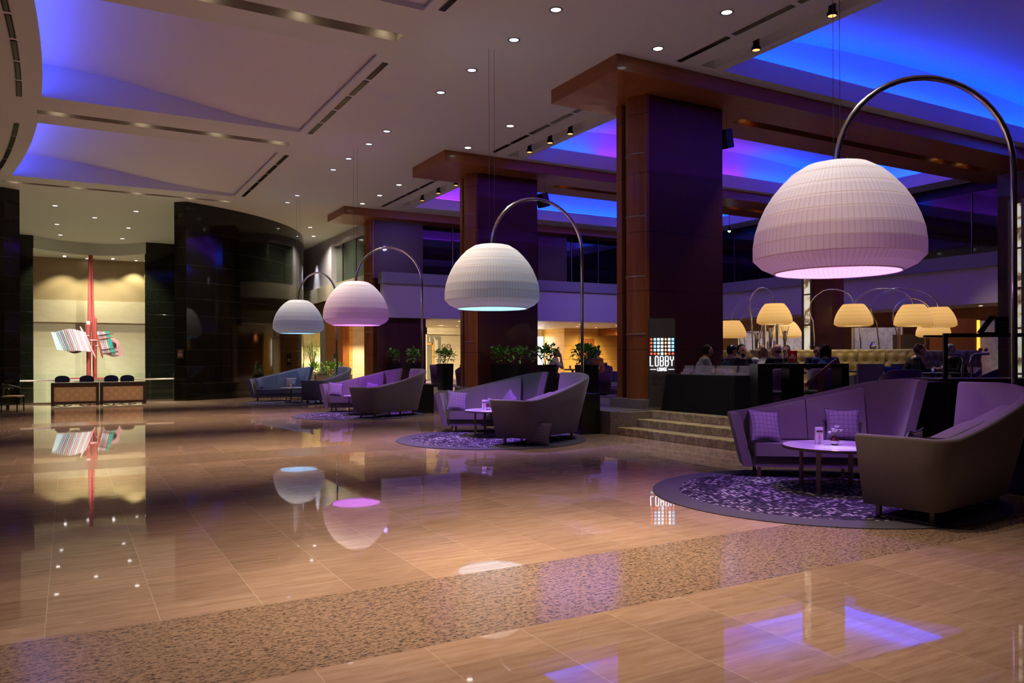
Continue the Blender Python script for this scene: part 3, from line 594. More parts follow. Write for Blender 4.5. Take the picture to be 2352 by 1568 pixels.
wood_chair((-2.0, 27.0, 0), R(20), 'dark wooden armchair with woven seat, cut by the left picture edge')
t = thing('low_table', 'dark small table between the wooden chairs at the left edge', 'table', (-1.95, 27.9, 0)); b = MB(); b.box(-.4, .4, -.3, .3, .62, .66); b.build('top', 'black', t)
for sx in (-1, 1):
    for sy in (-1, 1): b = MB(); b.box(sx*.36-.02, sx*.36+.02, sy*.26-.02, sy*.26+.02, 0, .62); b.build('leg', 'black', t)

# ================================================================== ROOM BEYOND THE DRUM (LEFT PASSAGE)
XP = 10.9
b = MB()   # upper wall with a window opening
b.box(XP, XP+.3, 36.7, 46, 4.3, CEIL); b.box(XP, XP+.3, 31, 36.7, 6.87, CEIL); struct(b, 'wall_passage_upper', 'lilac', label='plain upper wall beside the window, washed by a small spot')
b = MB(); b.box(XP-.15, XP+.3, 31, 46, 4.3, 5.0); struct(b, 'trim_1', 'beige')
b = MB(); b.box(XP+.15, XP+.3, 31, 46, 3.2, 4.3); struct(b, 'wall_passage_mid', 'beige_dark')
b = MB(); b.box(XP+.26, XP+.30, 31, 36.7, 5.0, 6.87); struct(b, 'window_1', mat('greenish_glass', (.10, .12, .09), .08, spec=.8), label='large dark gallery window above the passage'); wn = bpy.data.objects['window_1']
b = MB()
for y in (31.9, 33.7, 35.6): b.box(XP+.22, XP+.26, y, y+.05, 5.0, 6.87)
b.build('window_frame', 'bronze', wn)
b = MB(); b.box(XP+.3, 16, 31, 46, 3.15, 3.2); struct(b, 'ceiling_passage', 'paint')
b = MB(); b.box(XP, XP+.3, 34.95, 37.7, 0, 3.2); struct(b, 'wall_lift_pier', 'cherry', label='cherry wood pier with the lift call plate')
b = MB(); b.box(XP, XP+.3, 37.7, 38.65, 0, 3.2); struct(b, 'wall_stone_pier', 'greystone')
b = MB(); b.box(10.07, 14, 41.5, 41.7, 0, 3.2); b.box(13.9, 14, 38.6, 41.5, 0, 3.2); struct(b, 'wall_plant_niche', 'cream', label='bright cream wall behind the bamboo')
b = MB(); b.box(11.45, 12.0, 36.9, 37.4, 0, 3.2); struct(b, 'wall_wood_return', 'orangewood')
b = MB(); b.box(12.0, 15.9, 36.9, 37.2, 0, 3.2); struct(b, 'wall_cream_passage', 'cream')
t = thing('lift_call_plate', 'dark plate with two oval windows on the cherry pier', 'sign', (XP, 36.0, 1.25), 0); b = MB(); b.box(-.03, 0, -.3, .3, 0, .5); b.build('plate', 'black', t)
for y in (-.12, .12): b = MB(); b.ball((-.035, y, .2), .09, 8, (.1, .7, 1.1)); b.build('oval_window', 'papers', t)
place_lights([(11.7, 32.2), (11.7, 33.6), (12.3, 35.4), (11.9, 40), (12.8, 40.2)], 'lens_w', ['downlight in the low passage ceiling nearest the rear column', 'second downlight in the low passage ceiling', 'downlight in front of the cream passage wall', 'downlight over the bamboo', 'downlight behind the bamboo'], 'downlights in the passage', (1, .86, .56), 600, 120, 3.14, .08)
spot('wall_wash', (10.3, 39.2, 7.1), (10.95, 39.2, 4.6), (.9, .92, 1), 380, 40, .9)
for x_, y_ in ((9.2, 34.1), (10.0, 36.5), (9.0, 40.5)): spot('passage_beam', (x_, y_, CEIL-.04), (10.6, y_+.3, 3.5), (1, .93, .74), 420, 130, 1, .06)

# ---- plants
def leaf(b, base, d, L, wd, droop=.25, up=Vector((0, 0, 1))):
    d = d.normalized(); s = d.cross(up); s = s.normalized() if s.length > .01 else Vector((1, 0, 0)); nn = s.cross(d).normalized()
    p0, p1, p2 = base, base+d*L*.5+nn*L*.05, base+d*L-Vector((0, 0, L*droop))
    b.add([p0, p1+s*wd, p2, p1-s*wd, p1-nn*wd*.25], [(0, 1, 4), (1, 2, 4), (2, 3, 4), (3, 0, 4)], True)
def bush(b, c, rx, ry, rz_, nleaf, L, wd, stems=None):
    for i in range(nleaf):
        a = random.uniform(0, 2*pi); e = random.uniform(-.3, 1)*pi/2; r = random.uniform(.45, 1)
        p = Vector((c[0]+rx*r*cos(a)*cos(e), c[1]+ry*r*sin(a)*cos(e), c[2]+rz_*r*sin(e)))
        d = Vector((cos(a)*cos(e), sin(a)*cos(e), sin(e)+.3+random.uniform(-.5, .5)))+Vector([random.uniform(-.4, .4) for _ in range(3)])
        leaf(b, p, d, L*random.uniform(.7, 1.25), wd*random.uniform(.8, 1.2), random.uniform(.1, .4))
def pot_plant(loc, s, H, label, n=110, lm='leaf', spread=1.0, group='tall planters along the lounge edge'):
    t = thing('potted_plant', label, 'plant', loc, R(random.uniform(-4, 4)), group)
    w0 = s/2; b = MB(); b.loft([[(x*w, y*w, z) for x, y in ((-1, -1), (1, -1), (1, 1), (-1, 1))] for w, z in ((w0*.9, 0), (w0, H), (w0-.03, H), (w0-.03, H-.06))], False); b.build('planter_box', 'black', t)
    b = MB(); st_ = []
    for k in range(6):
        a = k*1.05; p = [(0+.04*cos(a), .04*sin(a), H-.05), (.1*cos(a)*spread, .1*sin(a)*spread, H+.13), (.2*cos(a)*spread, .2*sin(a)*spread, H+.28+.12*random.random())]; b.tube(p, .008, 5); st_.append(Vector(p[2]))
    b.build('stems', 'stem', t)
    b = MB(); bush(b, (0, 0, H+.20), .25*spread, .25*spread, .26, n, .14, .042)
    for p in st_: bush(b, p, .12, .12, .12, n//9, .14, .042)
    b.build('foliage', lm, t, fixn=False)
for i, (x, y, nm, n_, sp) in enumerate([(11.1, 15.9, 'black planter with dense dark green leaves beside the second lamp pole', 200, 1.25), (11.0, 17.65, 'black planter with a loose small leaved plant in front of the seated man', 120, 1.25), (10.95, 18.9, 'black planter with a sparse spreading plant in front of the middle column', 80, 1.1), (10.95, 20.05, 'black planter with a leafy plant close to the middle column', 110, 1.0),
      (10.95, 23.9, 'black planter with bright bushy leaves before the cream wall', 150, 1.2), (10.95, 26.6, 'black planter with a round green plant left of the third lamp pole', 110, 1.0), (10.95, 28.6, 'small black planter with blue green leaves at the rear column', 70, .85)]):
    pot_plant((x, y, .455), .42, .88, nm, n_, 'leafb' if i == 4 else 'leaf', sp)
def stone_planter(loc, sx, sy, H, label, n):
    t = thing('stone_planter', label, 'planter', loc, R(-8)); b = MB(); b.box(-sx/2, sx/2, -sy/2, sy/2, 0, H); b.build('stone_box', 'greystone', t, bevel=.01)
    b = MB(); b.box(-sx/2+.05, sx/2-.05, -sy/2+.05, sy/2-.05, H, H+.02); b.build('soil', 'soil', t)
    b = MB(); bush(b, (0, 0, H+.05), sx*.52, sy*.5, .42, n, .2, .035); b.build('foliage', 'leafb', t, fixn=False)
stone_planter((9.75, 32.6, 0), 1.5, .6, .85, 'grey stone planter box full of leafy plants in front of the wood pier', 340)
stone_planter((10.95, 39.85, 0), .95, 1.3, .8, 'low stone planter of bright green plants under the bamboo', 420)
t = thing('bamboo_plant', 'tall bamboo palm with drooping fan leaves against the bright cream wall', 'plant', (10.85, 39.85, .8)); b = MB(); tips = []
for k in range(5):
    a = -1.2+.5*k; p = [(0, 0, 0), (.12*sin(a), .05*cos(k), .7), (.28*sin(a)+.05, .1, 1.1+.25*(k % 3))]; b.tube(p, .016, 6); tips.append(Vector(p[2])); tips.append((Vector(p[1])+Vector(p[2]))/2)
b.build('canes', 'stem', t); b = MB()
for p in tips:
    for f in range(4):
        c0 = p+Vector([random.uniform(-.2, .2) for _ in range(3)])
        for k in range(9): leaf(b, c0, Vector((cos(k*.7), .5*random.uniform(-1, 1), sin(k*.7)*.8-.1)), random.uniform(.18, .3), .014, .35)
b.build('leaves', 'leafb', t, fixn=False)
t = thing('handrail', 'short bright handrail on the low stone parapet behind the blue sofas', 'railing', (7.9, 33.6, 0), R(-12)); b = MB(); b.box(0, 1.7, 0, .16, 0, .75); b.build('parapet', 'greystone', t); b = MB(); b.tube([(0, -.08, .62), (1.7, -.08, .58)], .025, 8); b.build('rail', 'chrome', t)

# ================================================================== LOUNGE SHELL
XR = 23.5
b = MB(); b.box(10.5, XR, 28.6, 28.9, 3.1, 4.40); struct(b, 'wall_mezzanine_back', 'lilac', label='smooth pale mezzanine front at the back of the lounge')
b = MB(); b.box(10.42, XR-.1, 28.46, 28.9, 4.40, 4.83); struct(b, 'trim_2', 'lilac_d')
b = MB(); b.box(XR, XR+.3, -4, 28.9, 3.08, 4.15); struct(b, 'wall_mezzanine_right', 'lilac', label='smooth pale mezzanine front on the right side')
b = MB(); b.box(XR-.14, XR+.3, -4, 28.6, 4.15, 4.55); struct(b, 'trim_3', 'lilac_d')
b = MB(); b.box(12.6, 29, 28.9, 37.6, 3.1, 3.2); b.box(XR+.3, 29, -4, 28.9, 3.08, 3.2); struct(b, 'ceiling_mezzanine', 'cream')
b = MB(); b.box(12.6, 29, 28.9, 37.6, 4.35, 4.4); b.box(XR+.3, 29, -4, 28.9, 4.1, 4.15); struct(b, 'floor_mezzanine', 'carpet')
# upper glazing
def glazing(name, x0, x1, y0, y1, z0, z1, n, label):
    b = MB(); b.box(x0, x1, y0, y1, z0, z1); g = struct(b, name, 'darkglass', label=label); along = (x1-x0) > (y1-y0); b = MB()
    for k in range(n+1):
        f = k/n
        if along: x = x0+(x1-x0)*f; b.box(x-.02, x+.02, y0-.03, y0, z0, z1)
        else: y = y0+(y1-y0)*f; b.box(x0-.03, x0, y-.02, y+.02, z0, z1)
    b.build('mullions', 'bronze', g)
glazing('window_2', 12.5, 25.9, 29.75, 29.8, 4.4, 7.0, 9, 'dark glass wall of the mezzanine at the back')
glazing('window_3', 25.9, 25.95, -4, 29.8, 4.15, 6.9, 16, 'dark glass wall of the mezzanine on the right')
b = MB(); b.box(17.9, 19.4, 29.3, 29.7, 4.4, 7.0); struct(b, 'wall_mezzanine_post', 'maroon')
b = MB(); b.box(25.9, 26.2, -4, 29.8, 6.9, CEIL+.01); struct(b, 'wall_glazing_head', 'black')
b = MB(); b.box(10.39, 12.42, 28.95, 29.4, .45, 3.09); struct(b, 'wall_rear_column_panel', 'maroon')
# back corridor
b = MB(); b.box(12.6, 23.0, 37.3, 37.6, .44, 3.1); struct(b, 'wall_corridor_back', 'cream', label='cream stone block wall under the mezzanine')
b = MB(); b.box(23.0, 29, 35.0, 35.3, .44, 3.1); b.box(23.0, 23.3, 35.3, 37.6, .44, 3.1); struct(b, 'wall_lounge_wood', 'orangewood', label='glowing orange wood panel wall')
b = MB(); b.box(14.5, 22.2, 36.9, 37.3, 2.75, 3.1); struct(b, 'trim_4', 'cream')
d = thing('door', 'reddish framed door set in the orange wood wall', 'door', (24.0, 34.98, .46)); b = MB(); b.box(-.06, 1.0, -.05, 0, 0, 2.2); b.build('door_frame', 'orangewood', d); b = MB(); b.box(.06, .9, -.07, -.05, 0, 2.1); b.build('door_leaf', 'cherry', d)
t = thing('storefront', 'grey glass storefront with golden frame in the cream wall', 'storefront', (15.3, 37.28, .46)); b = MB(); b.box(0, 1.5, -.12, 0, 0, 2.2); b.build('glass', 'mirror', t); b = MB(); b.box(.0, 1.0, -.2, -.12, 1.75, 1.85); b.box(.95, 1.05, -.2, -.12, 0, 1.85); b.build('frame', 'orangewood', t)
b = MB()
for x_, t_ in ((.6, .12), (.85, 0), (1.1, -.12)): b.add([(x_-t_-.04, -.14, 1.9), (x_-t_+.04, -.14, 1.9), (x_+t_*.2+.04, -.14, 2.15), (x_+t_*.2-.04, -.14, 2.15)], [(0, 1, 2, 3)], False)
b.build('emblem', 'cream', t); 
b = MB(); b.box(1.1, 1.3, -.16, -.12, 0, 2.0); b.build('pale_curtain', 'beige', t)
def text(s, size, loc, rot, m, parent=None, name='lettering', ext=.004, sx=1, al='LEFT'):
    cu = bpy.data.curves.new(name, 'FONT'); cu.body = s; cu.size = size; cu.extrude = ext; cu.align_x = al; cu.materials.append(M[m])
    o = bpy.data.objects.new(name, cu); COL.objects.link(o); o.location = loc; o.rotation_euler = rot; o.scale = (sx, 1, 1)
    bpy.context.view_layer.update(); me = bpy.data.meshes.new_from_object(o.evaluated_get(bpy.context.evaluated_depsgraph_get())); bpy.data.objects.remove(o)
    if not me.materials: me.materials.append(M[m])
    o = bpy.data.objects.new(name, me); COL.objects.link(o); o.location = loc; o.rotation_euler = rot; o.scale = (sx, 1, 1)
    if parent: o.parent = parent
    return o
t = thing('wall_lettering', 'brown letters GiO on the cream stone wall', 'sign', (16.85, 37.27, 1.98)); text('GiO', .30, (.02, -.01, .08), (R(90), 0, 0), 'darkwood', t)
t = thing('lit_panel', 'glaring white lit panel on the cream wall beside the middle column', 'lit panel', (22.3, 37.08, 1.1)); b = MB(); b.box(-.02, .66, -.04, .2, -.02, 1.62); b.build('frame', 'darkwood', t); b = MB(); b.box(0, .64, -.05, -.04, 0, 1.6); b.build('light_face', M['lens_w'], t)
# right side under mezzanine
b = MB(); b.box(27, 27.3, -4, 35, .44, 3.1); struct(b, 'wall_right', 'cherry', label='brown wood wall under the right mezzanine')
b = MB(); b.box(25.2, 27, -4, 35, 2.72, 3.08); struct(b, 'trim_5', 'cherry')
# walls closing the room, out of view
b = MB(); b.box(X0, X0+.2, -6, 33, 0, CEIL); struct(b, 'wall_left', 'darkwood')
b = MB(); b.box(X0, X1, -6.2, -6, 0, CEIL); struct(b, 'wall_front', 'darkwood')
b = MB(); b.box(X1-.2, X1, -6, 50, 0, CEIL); struct(b, 'wall_far_right', 'black')
b = MB(); b.box(X0, X1, 46.3, 46.5, -3.3, CEIL); struct(b, 'wall_far_back', 'darkwood')
# amber downlights under the mezzanine
um = [(14.6, 30.4), (16.2, 31.4), (17.6, 30.2), (19.6, 31.6), (21.0, 30.6), (22.2, 32.6), (23.6, 31.2), (25.0, 32.8), (24.2, 33.8), (16.6, 34.8), (19.4, 35.2), (13.4, 33.6)]
place_lights(um, 'lens_warm', ['warm downlight under the rear mezzanine, '+q_ for q_ in ('left of the middle column', 'above the storefront', 'right above the lettering', 'just right of the middle column', 'near the violet front, centre', 'above the lit panel', 'near the violet front, right of the lamp pole', 'rightmost by the wood wall', 'above the orange wall door', 'deep above the storefront', 'deep behind the middle column', 'leftmost and deepest')], 'downlights under the rear mezzanine', (1, .78, .45), 380, 160, 3.095, .08, blend=1)
ur = [(24.6, y) for y in (9, 11.5, 14, 16.5, 19, 22, 25)]
place_lights(ur, 'lens_warm', ['%s warm downlight under the right mezzanine, counted from the right picture edge' % q_ for q_ in ('first', 'second', 'third', 'fourth', 'fifth', 'sixth', 'seventh')], 'downlights under the right mezzanine', (1, .75, .5), 90, 120, 3.075, .07)
spot('corridor_fill', (15.5, 34.3, 3.05), (16.8, 37.3, 1.0), (1, .82, .52), 420, 110, 1, .08); spot('corridor_fill', (20.5, 34.0, 3.05), (22, 37.3, 1.2), (1, .82, .52), 420, 110, 1, .08)  # fill lights with no fixture, added to brighten the cream corridor wall
# added spots without fixtures, tinting the mezzanine fronts violet
for (x, y, tx, ty, c_, w_) in [(13.5, 22.3, 12.5, 28.6, (.48, .34, 1), 260), (18, 22.6, 18, 28.6, (.42, .26, 1), 270), (21.5, 22.6, 22, 28.6, (.5, .4, 1), 240), (19, 14.6, 23.5, 13.5, (.38, .2, 1), 22), (19, 19, 23.5, 21, (.5, .36, 1), 80)]:
    spot('violet_wash', (x, y, 6.9), (tx, ty, 3.6), c_, w_, 80, .9, .1)

for (x, y, tx, ty, tz_, w_, an) in [(15.2, 13.1, 15.6, 14.3, 1.0, 150, 50), (16.6, 12.2, 16.8, 13.2, 1.0, 150, 45), (13.9, 12.9, 12.8, 11.5, 1.2, 260, 45), (16.4, 12.6, 15.9, 10.2, 1.0, 300, 34), (13.2, 12.3, 11.7, 11.9, 1.2, 160, 40), (19.5, 13.6, 21.0, 19.0, 1.4, 500, 40), (19.0, 13.0, 21.4, 15.3, 1.4, 260, 50), (20.5, 12.4, 23.6, 12.9, 1.0, 110, 34), (19.5, 13.1, 19.5, 12.0, 1.0, 50, 50), (13.9, 13.3, 10.9, 17.5, 1.3, 160, 50), (13.0, 21.2, 10.9, 24.5, 1.3, 150, 60)]:
    spot('added_accent', (x, y, 6.9), (tx, ty, tz_), (1, .84, .62), w_*2.4, an, .8, .06)  # extra spots without fixtures, added to lighten the dim lounge
# inner columns with backlit onyx
def inner_column(x0, x1, y0, y1, sx, sy0, sy1, zs, label, H_=6.5):
    t = thing('column', label, 'column', (x0, y0, .45)); t['kind'] = 'structure'; b = MB(); b.box(0, x1-x0, 0, y1-y0, 0, H_); b.build('shaft', 'maroon', t)
    for k in range(len(zs)-1):
        b = MB(); b.box(-.05, -.005, sy0-y0, sy1-y0, zs[k]-.45+.02, zs[k+1]-.45-.02); tag(b.build('onyx_panel', 'onyx', t), 'glowing veined onyx panel')
    b = MB(); b.box(-.06, 0, sy0-y0-.06, sy0-y0, 0, zs[-1]-.45+.05); b.box(-.06, 0, sy1-y0, sy1-y0+.06, 0, zs[-1]-.45+.05); b.build('metal_frame', 'bronze', t)
inner_column(16.9, 17.35, 13.35, 14.3, 0, 13.98, 14.18, [.5, 1.2, 2.35, 3.15, 3.85, 4.5, 5.2, 5.9], 'maroon column with a narrow backlit onyx strip behind the gold banquette', 5.6)
inner_column(14.5, 15.3, 7.3, 7.95, 0, 7.52, 7.68, [.5, 1.2, 2.0, 2.7, 3.4, 4.2], 'maroon column with backlit onyx panels at the right picture edge', 4.3)
# white marble panels standing behind the banquette
for (x, y, w_, h_, rz, lb) in [(20.1, 19.6, 2.4, 1.95, -30, 'large white veined marble panel behind the left part of the banquette'), (20.9, 15.7, 1.45, 1.95, -30, 'white veined marble panel behind the three arc lamps'), (23.0, 13.3, 1.9, 2.1, -30, 'white veined marble panel with plant reflections at the far right')]:
    t = thing('marble_screen', lb, 'marble panel', (x, y, .455), R(rz)); b = MB(); b.box(0, w_, 0, .12, 0, h_); b.build('slab', 'wmarble', t); b = MB(); b.box(-.04, 0, -.01, .13, 0, h_); b.box(w_, w_+.04, -.01, .13, 0, h_); b.build('edge_frame', 'steel', t)
t = thing('wood_screen', 'polished brown wood screen with an amber lit edge right of the arc lamps', 'screen', (21.6, 13.7, .455), R(-30)); b = MB(); b.box(0, 1.3, 0, .1, 0, 2.15); b.build('panel', 'cherry', t); b = MB(); b.box(1.32, 1.38, -.02, .04, .6, 2.1); b.build('light_edge', 'amberled', t)
t = thing('lattice_screen', 'brown lattice screen with a small framed notice behind the curly haired woman', 'screen', (20.9, 14.4, .455), R(-30)); b = MB(); b.box(0, 1.0, .03, .06, .3, 1.7)
b.build('mesh_panel', 'darkwood', t); b = MB(); b.box(0, 1.0, 0, .05, 1.2, 1.26); b.box(.15, .2, 0, .06, 0, 1.9); b.box(.9, .95, 0, .06, 0, 1.9); b.build('wood_rails', 'cherry', t); b = MB(); b.box(.45, .8, -.02, 0, .7, 1.12); b.build('notice_frame', 'darkred', t); b = MB(); b.box(.55, .68, -.03, -.02, .78, 1.0); b.build('notice_sheet', 'beige', t)

# ================================================================== BIG ARC LAMPS
def arc_lamp(px, py, dx, dy, col, watts, label, vio=(.40, .13, 1), flood=230, ztop=3.6, bottom=2.42):
    t = thing('arc_lamp', label, 'arc lamp', (px, py, 0), 0, 'large arc lamps over the sofa groups')
    b = MB(); b.box(-.22, .22, -.3, .22, 0, .80); b.build('base_box', 'black', t, bevel=.008)
    b = MB(); b.lathe([(.07, .80), (.07, .82), (.04, .83)], 16); b.build('collar', 'chrome', t)
    d = Vector((dx-px, dy-py, 0)); L = d.length; u = d/L; zs = ztop
    n = 22; pts = [(0, 0, .8), (0, 0, 2.0), (0, 0, zs-.1)]+[tuple(u*(L/2*(1-cos(pi*k/n)))+Vector((0, 0, zs+.97*sin(pi*k/n)))) for k in range(n+1)]
    b = MB(); b.tube(pts, .032, 14); b.build('arched_pole', 'chrome', t)
    h = ztop-bottom; R_ = .88
    prof = [(.735, 0), (.90, .06), (1.0, .135), (1.0, .25), (.98, .37), (.93, .49), (.86, .61), (.77, .72), (.66, .82), (.54, .91), (.38, .985), (.30, 1.0)]
    b = MB(); b.smooth = True; seg = []
    for i in range(len(prof)-1):
        ring = [[(prof[j][0]*R_*cos(2*pi*k/96), prof[j][0]*R_*sin(2*pi*k/96), prof[j][1]*h) for k in range(96)] for j in (i, i+1)]; b.loft(ring, False, False)
    sh = b.build('shade', 'sh_white', t, fixn=False); sh.location = (d.x, d.y, bottom)
    b = MB(); b.lathe([(.725*R_, .002), (.742*R_, -.004), (.75*R_, .012)], 64); rim = b.build('rim', 'sh_white', sh)
    b = MB(); b.cyl((0, 0, h*.55), (0, 0, h), .04, 10); b.lathe([(.001, h*.55), (.10, h*.55), (.10, h*.6), (.001, h*.6)], 16); b.build('lamp_holder', 'white', sh)
    for k in range(3):
        a = 2.1*k; b = MB(); b.tube([(0, 0, h*.97), (.31*cos(a)*R_, .31*sin(a)*R_, h)], .01, 6); b.build('spider_arm', 'steel', sh)
    pointl('lamp_bulb', (d.x, d.y, bottom+h*.40), col, watts, .16, t)
    spot('lamp_flood', (d.x, d.y, bottom+.16), (d.x, d.y, 0), vio, flood, 108, .7, .12, t).rotation_euler = (0, 0, 0)
    spot('lamp_down_beam', (d.x, d.y, bottom+h*.30), (d.x, d.y, 0), (1, .92, .88), 240, 15, 1, .04, t).rotation_euler = (0, 0, 0)
    for s in (-.055, .055):
        b = MB(); b.cyl((d.x+s, d.y, ztop+.0), (d.x+s, d.y, CEIL-.01), .0035, 5); b.build('hanging_wire', 'bronze', t)
    return t
PUR = (.52, .13, 1); CYA = (.12, .42, 1)
arc_lamp(9.13, 4.83, 7.3, 5.7, (.68, .28, 1), DOME_W, 'nearest and largest arc lamp with lavender lit white dome shade')
arc_lamp(8.97, 13.0, 6.85, 12.85, (.22, .60, 1), DOME_W*.8, 'second arc lamp with pale blue light under its white dome, beside the middle column', (.40, .11, 1), 520)
arc_lamp(8.62, 20.35, 6.83, 20.7, (.52, .14, 1), DOME_W*1.1, 'third arc lamp with violet lit dome, in front of the rear column', (.34, .07, 1), 340)
arc_lamp(8.3, 27.3, 7.15, 28.1, (.16, .48, 1), DOME_W*.8, 'farthest arc lamp with blue light under its dome, by the black drum wall', (.10, .20, 1), 34)

# ================================================================== SOFAS
def sofa(loc, rz, mirror, label, m, legs='bronze'):
    t = thing('sofa', label, 'sofa', (*loc, 0), rz, 'curved high back sofas'); S_ = -1 if mirror else 1
    P = [(-.93, -.34), (-.93, -.1), (-.93, .22)]
    P += [(-.93+.10*(1-cos(a)), .22+.10*sin(a)) for a in (R(30), R(60), R(90))]
    RC = .42 if mirror else .26; XC = .95-RC
    P += [(-.83+(XC+.83)*k/10, .32) for k in range(1, 11)]
    P += [(XC+RC*sin(a), .32-RC*(1-cos(a))) for a in [R(15*k) for k in range(1, 7)]]
    P += [(.95, -.22), (.95, -.34)]
    ar = [0]
    for i in range(1, len(P)): ar.append(ar[-1]+math.dist(P[i], P[i-1]))
    def H(i):
        x = P[i][0]
        if i < 3: return .80
        f = min(1, max(0, (x+.93)/1.86)); return .79+.44*((f*.95+.05*f*f) if not mirror else (.45*f+.55*f*f))
    def norm(i):
        a = P[max(i-1, 0)]; c = P[min(i+1, len(P)-1)]; d = Vector((c[0]-a[0], c[1]-a[1])).normalized(); return Vector((-d.y, d.x))
    rings = []; inner = []
    for i, p in enumerate(P):
        nv = norm(i); h = H(i); fl = .24
        o = lambda off, z: (S_*(p[0]+nv.x*(off+fl*(z-.14))), p[1]+nv.y*(off+fl*(z-.14)), z)
        th = .115
        rings.append([o(0, .14), o(0, h*.5), o(.0, h-.03), o(-.015, h-.008), o(-.05, h), o(-th+.02, h-.006), o(-th, h-.03), o(-th, h*.6), o(-th, .30), o(-th, .14)])
    b = MB(); b.loft(rings, True, True); b.build('shell', m, t, bevel=.006)
    # base, seat, back cushions
    b = MB(); pl = [(-.80, -.33), (.82, -.33), (.84, .0), (.5, .20), (-.80, .20)]
    b.loft([[(S_*x, y, z) for x, y in pl] for z in (.14, .27)], False); b.build('seat_base', m, t, bevel=.015)
    b = MB(); pl = [(-.81, -.38), (.83, -.38), (.88, .04), (.6, .24), (-.81, .26)]
    b.loft([[(S_*x*(1 if z > .3 else .985), y, z) for x, y in pl] for z in (.28, .44)], False); b.build('seat_cushion', m, t, bevel=.04, seg=4)
    for xa, xb in ((-.80, -.10), (-.09, .62)):
        ha = .87+(xa+.93)/1.86*(.40 if not mirror else .25); hb = .87+(xb+.93)/1.86*(.40 if not mirror else .30)
        rr = []
        for x, h in ((xa, ha), (xb, hb)):
            rr.append([(S_*x, .06, .44), (S_*x, .10+.24*(h-.55), h-.10), (S_*x, .20+.24*(h-.2), h-.10), (S_*x, .22, .44)])
        b = MB(); b.loft(rr, False); b.build('back_cushion', m, t, bevel=.03, seg=3)
    for x in (-.74, .66):
        b = MB(); x *= S_
        b.box(x-.02, x+.02, -.31, -.27, .0, .15); b.box(x-.02, x+.02, .18, .22, 0, .15); b.box(x-.02, x+.02, -.31, .22, 0, .02); b.build('sled_leg', legs, t)
    for x in (-.25, .25):
        b = MB(); b.box(x-.015, x+.015, -.30, -.27, 0, .15); b.build('leg', legs, t)
    return t
A_rz = R(-29)
SA = [((8.27, 6.77), R(-40)), ((7.53, 14.24), R(-35)), ((7.22, 21.54), R(-31)), ((6.62, 28.77), R(-14))]
SB = [((7.42, 4.56), R(188.5)), ((7.44, 12.05), R(203.5)), ((7.31, 19.41), R(203.5)), ((7.72, 26.54), R(222.5))]
nm = ['nearest', 'second', 'third', 'farthest']
for i in range(4):
    m = 'sofa' if i < 3 else 'bluesofa'
    sofa(*SA[i], False, '%s front facing sofa with rising back, under the %s arc lamp' % (nm[i] if i < 3 else 'blue grey', nm[i]), m)
    sofa(*SB[i], True, '%s taupe sofa seen from behind with curved high end, under the %s arc lamp' % (nm[i], nm[i]), m)
# rugs
for i, (x, y, r) in enumerate([(7.18, 5.85, 1.80), (6.85, 12.9, 1.76), (6.75, 20.2, 1.74), (6.9, 27.3, 1.8)]):
    b = MB(); b.lathe([(0.001, .014), (r-.02, .014), (r, .008), (r, .001)], 96, smooth=False); o = b.build('round_rug', 'rug'); o.location = (x, y, .0005)
    tag(o, 'round dark rug with pale dots and plain border under the %s sofa group' % nm[i], 'rug', 'round rugs under the sofa groups')
# pillows
def pillow(loc, rot, label, s=.42, th=.12, sq=1.0):
    t = thing('throw_pillow', label, 'pillow', loc, 0, 'woven throw pillows'); t.rotation_euler = rot
    n = 14; rows = []
    for sd in (1, -1):
        rw = []
        for i in range(n+1):
            u = -1+2*i/n; r_ = []
            for j in range(n+1):
                v = -1+2*j/n; k = (1-abs(u)**2.6)*(1-abs(v)**2.6); px_ = u*s/2*(1-.10*(1-v*v)*abs(u)**3*1.2); pz = v*s/2*sq*(1-.10*(1-u*u)*abs(v)**3*1.2)
                r_.append((px_, sd*th*.5*max(k, 0)**.5, pz))
            rw.append(r_)
        rows.append(rw)
    b = MB(); b.grid(rows[0], True); b.grid(rows[1], True, True); b.build('cover', 'pillow', t, fixn=True)
    edge = [rows[0][0][j] for j in range(n+1)]+[rows[0][i][n] for i in range(1, n+1)]+[rows[0][n][j] for j in range(n-1, -1, -1)]+[rows[0][i][0] for i in range(n-1, 0, -1)]
    b = MB(); b.tube(edge+[edge[0]], .006, 6); b.build('piping', 'pipe', t); return t
def on_sofa(i, B, lx, ly, lz, tilt, yaw, label, sq=1.0):
    (x, y), rz = (SB if B else SA)[i]; c, s_ = cos(rz), sin(rz)
    pillow((x+lx*c-ly*s_, y+lx*s_+ly*c, lz), (R(tilt), 0, rz+R(yaw)), label, sq=sq)
def on_sofa_roll(i, B, lx, ly, lz, tilt, yaw, roll, label):
    (x, y), rz = (SB if B else SA)[i]; c, s_ = cos(rz), sin(rz)
    p = pillow((x+lx*c-ly*s_, y+lx*s_+ly*c, lz), (0, 0, 0), label); p.rotation_euler = (Matrix.Rotation(rz+R(yaw), 3, 'Z') @ Matrix.Rotation(R(tilt), 3, 'X') @ Matrix.Rotation(R(roll), 3, 'Y')).to_euler()
on_sofa_roll(0, False, -.66, -.24, .645, -22, 24, 6, 'woven pillow with navy piping at the left end of the nearest sofa')
on_sofa_roll(0, False, .30, -.06, .65, -16, -4, 0, 'woven pillow behind the table on the nearest sofa')
on_sofa_roll(1, False, -.64, -.24, .645, -22, 22, 8, 'woven pillow at the left end of the second sofa')
on_sofa_roll(1, False, .40, -.2, .64, -24, -50, 30, 'woven pillow lying tilted at the high end of the second sofa')
on_sofa_roll(2, False, -.64, -.24, .645, -22, 18, 6, 'violet lit woven pillow at the left end of the third sofa')
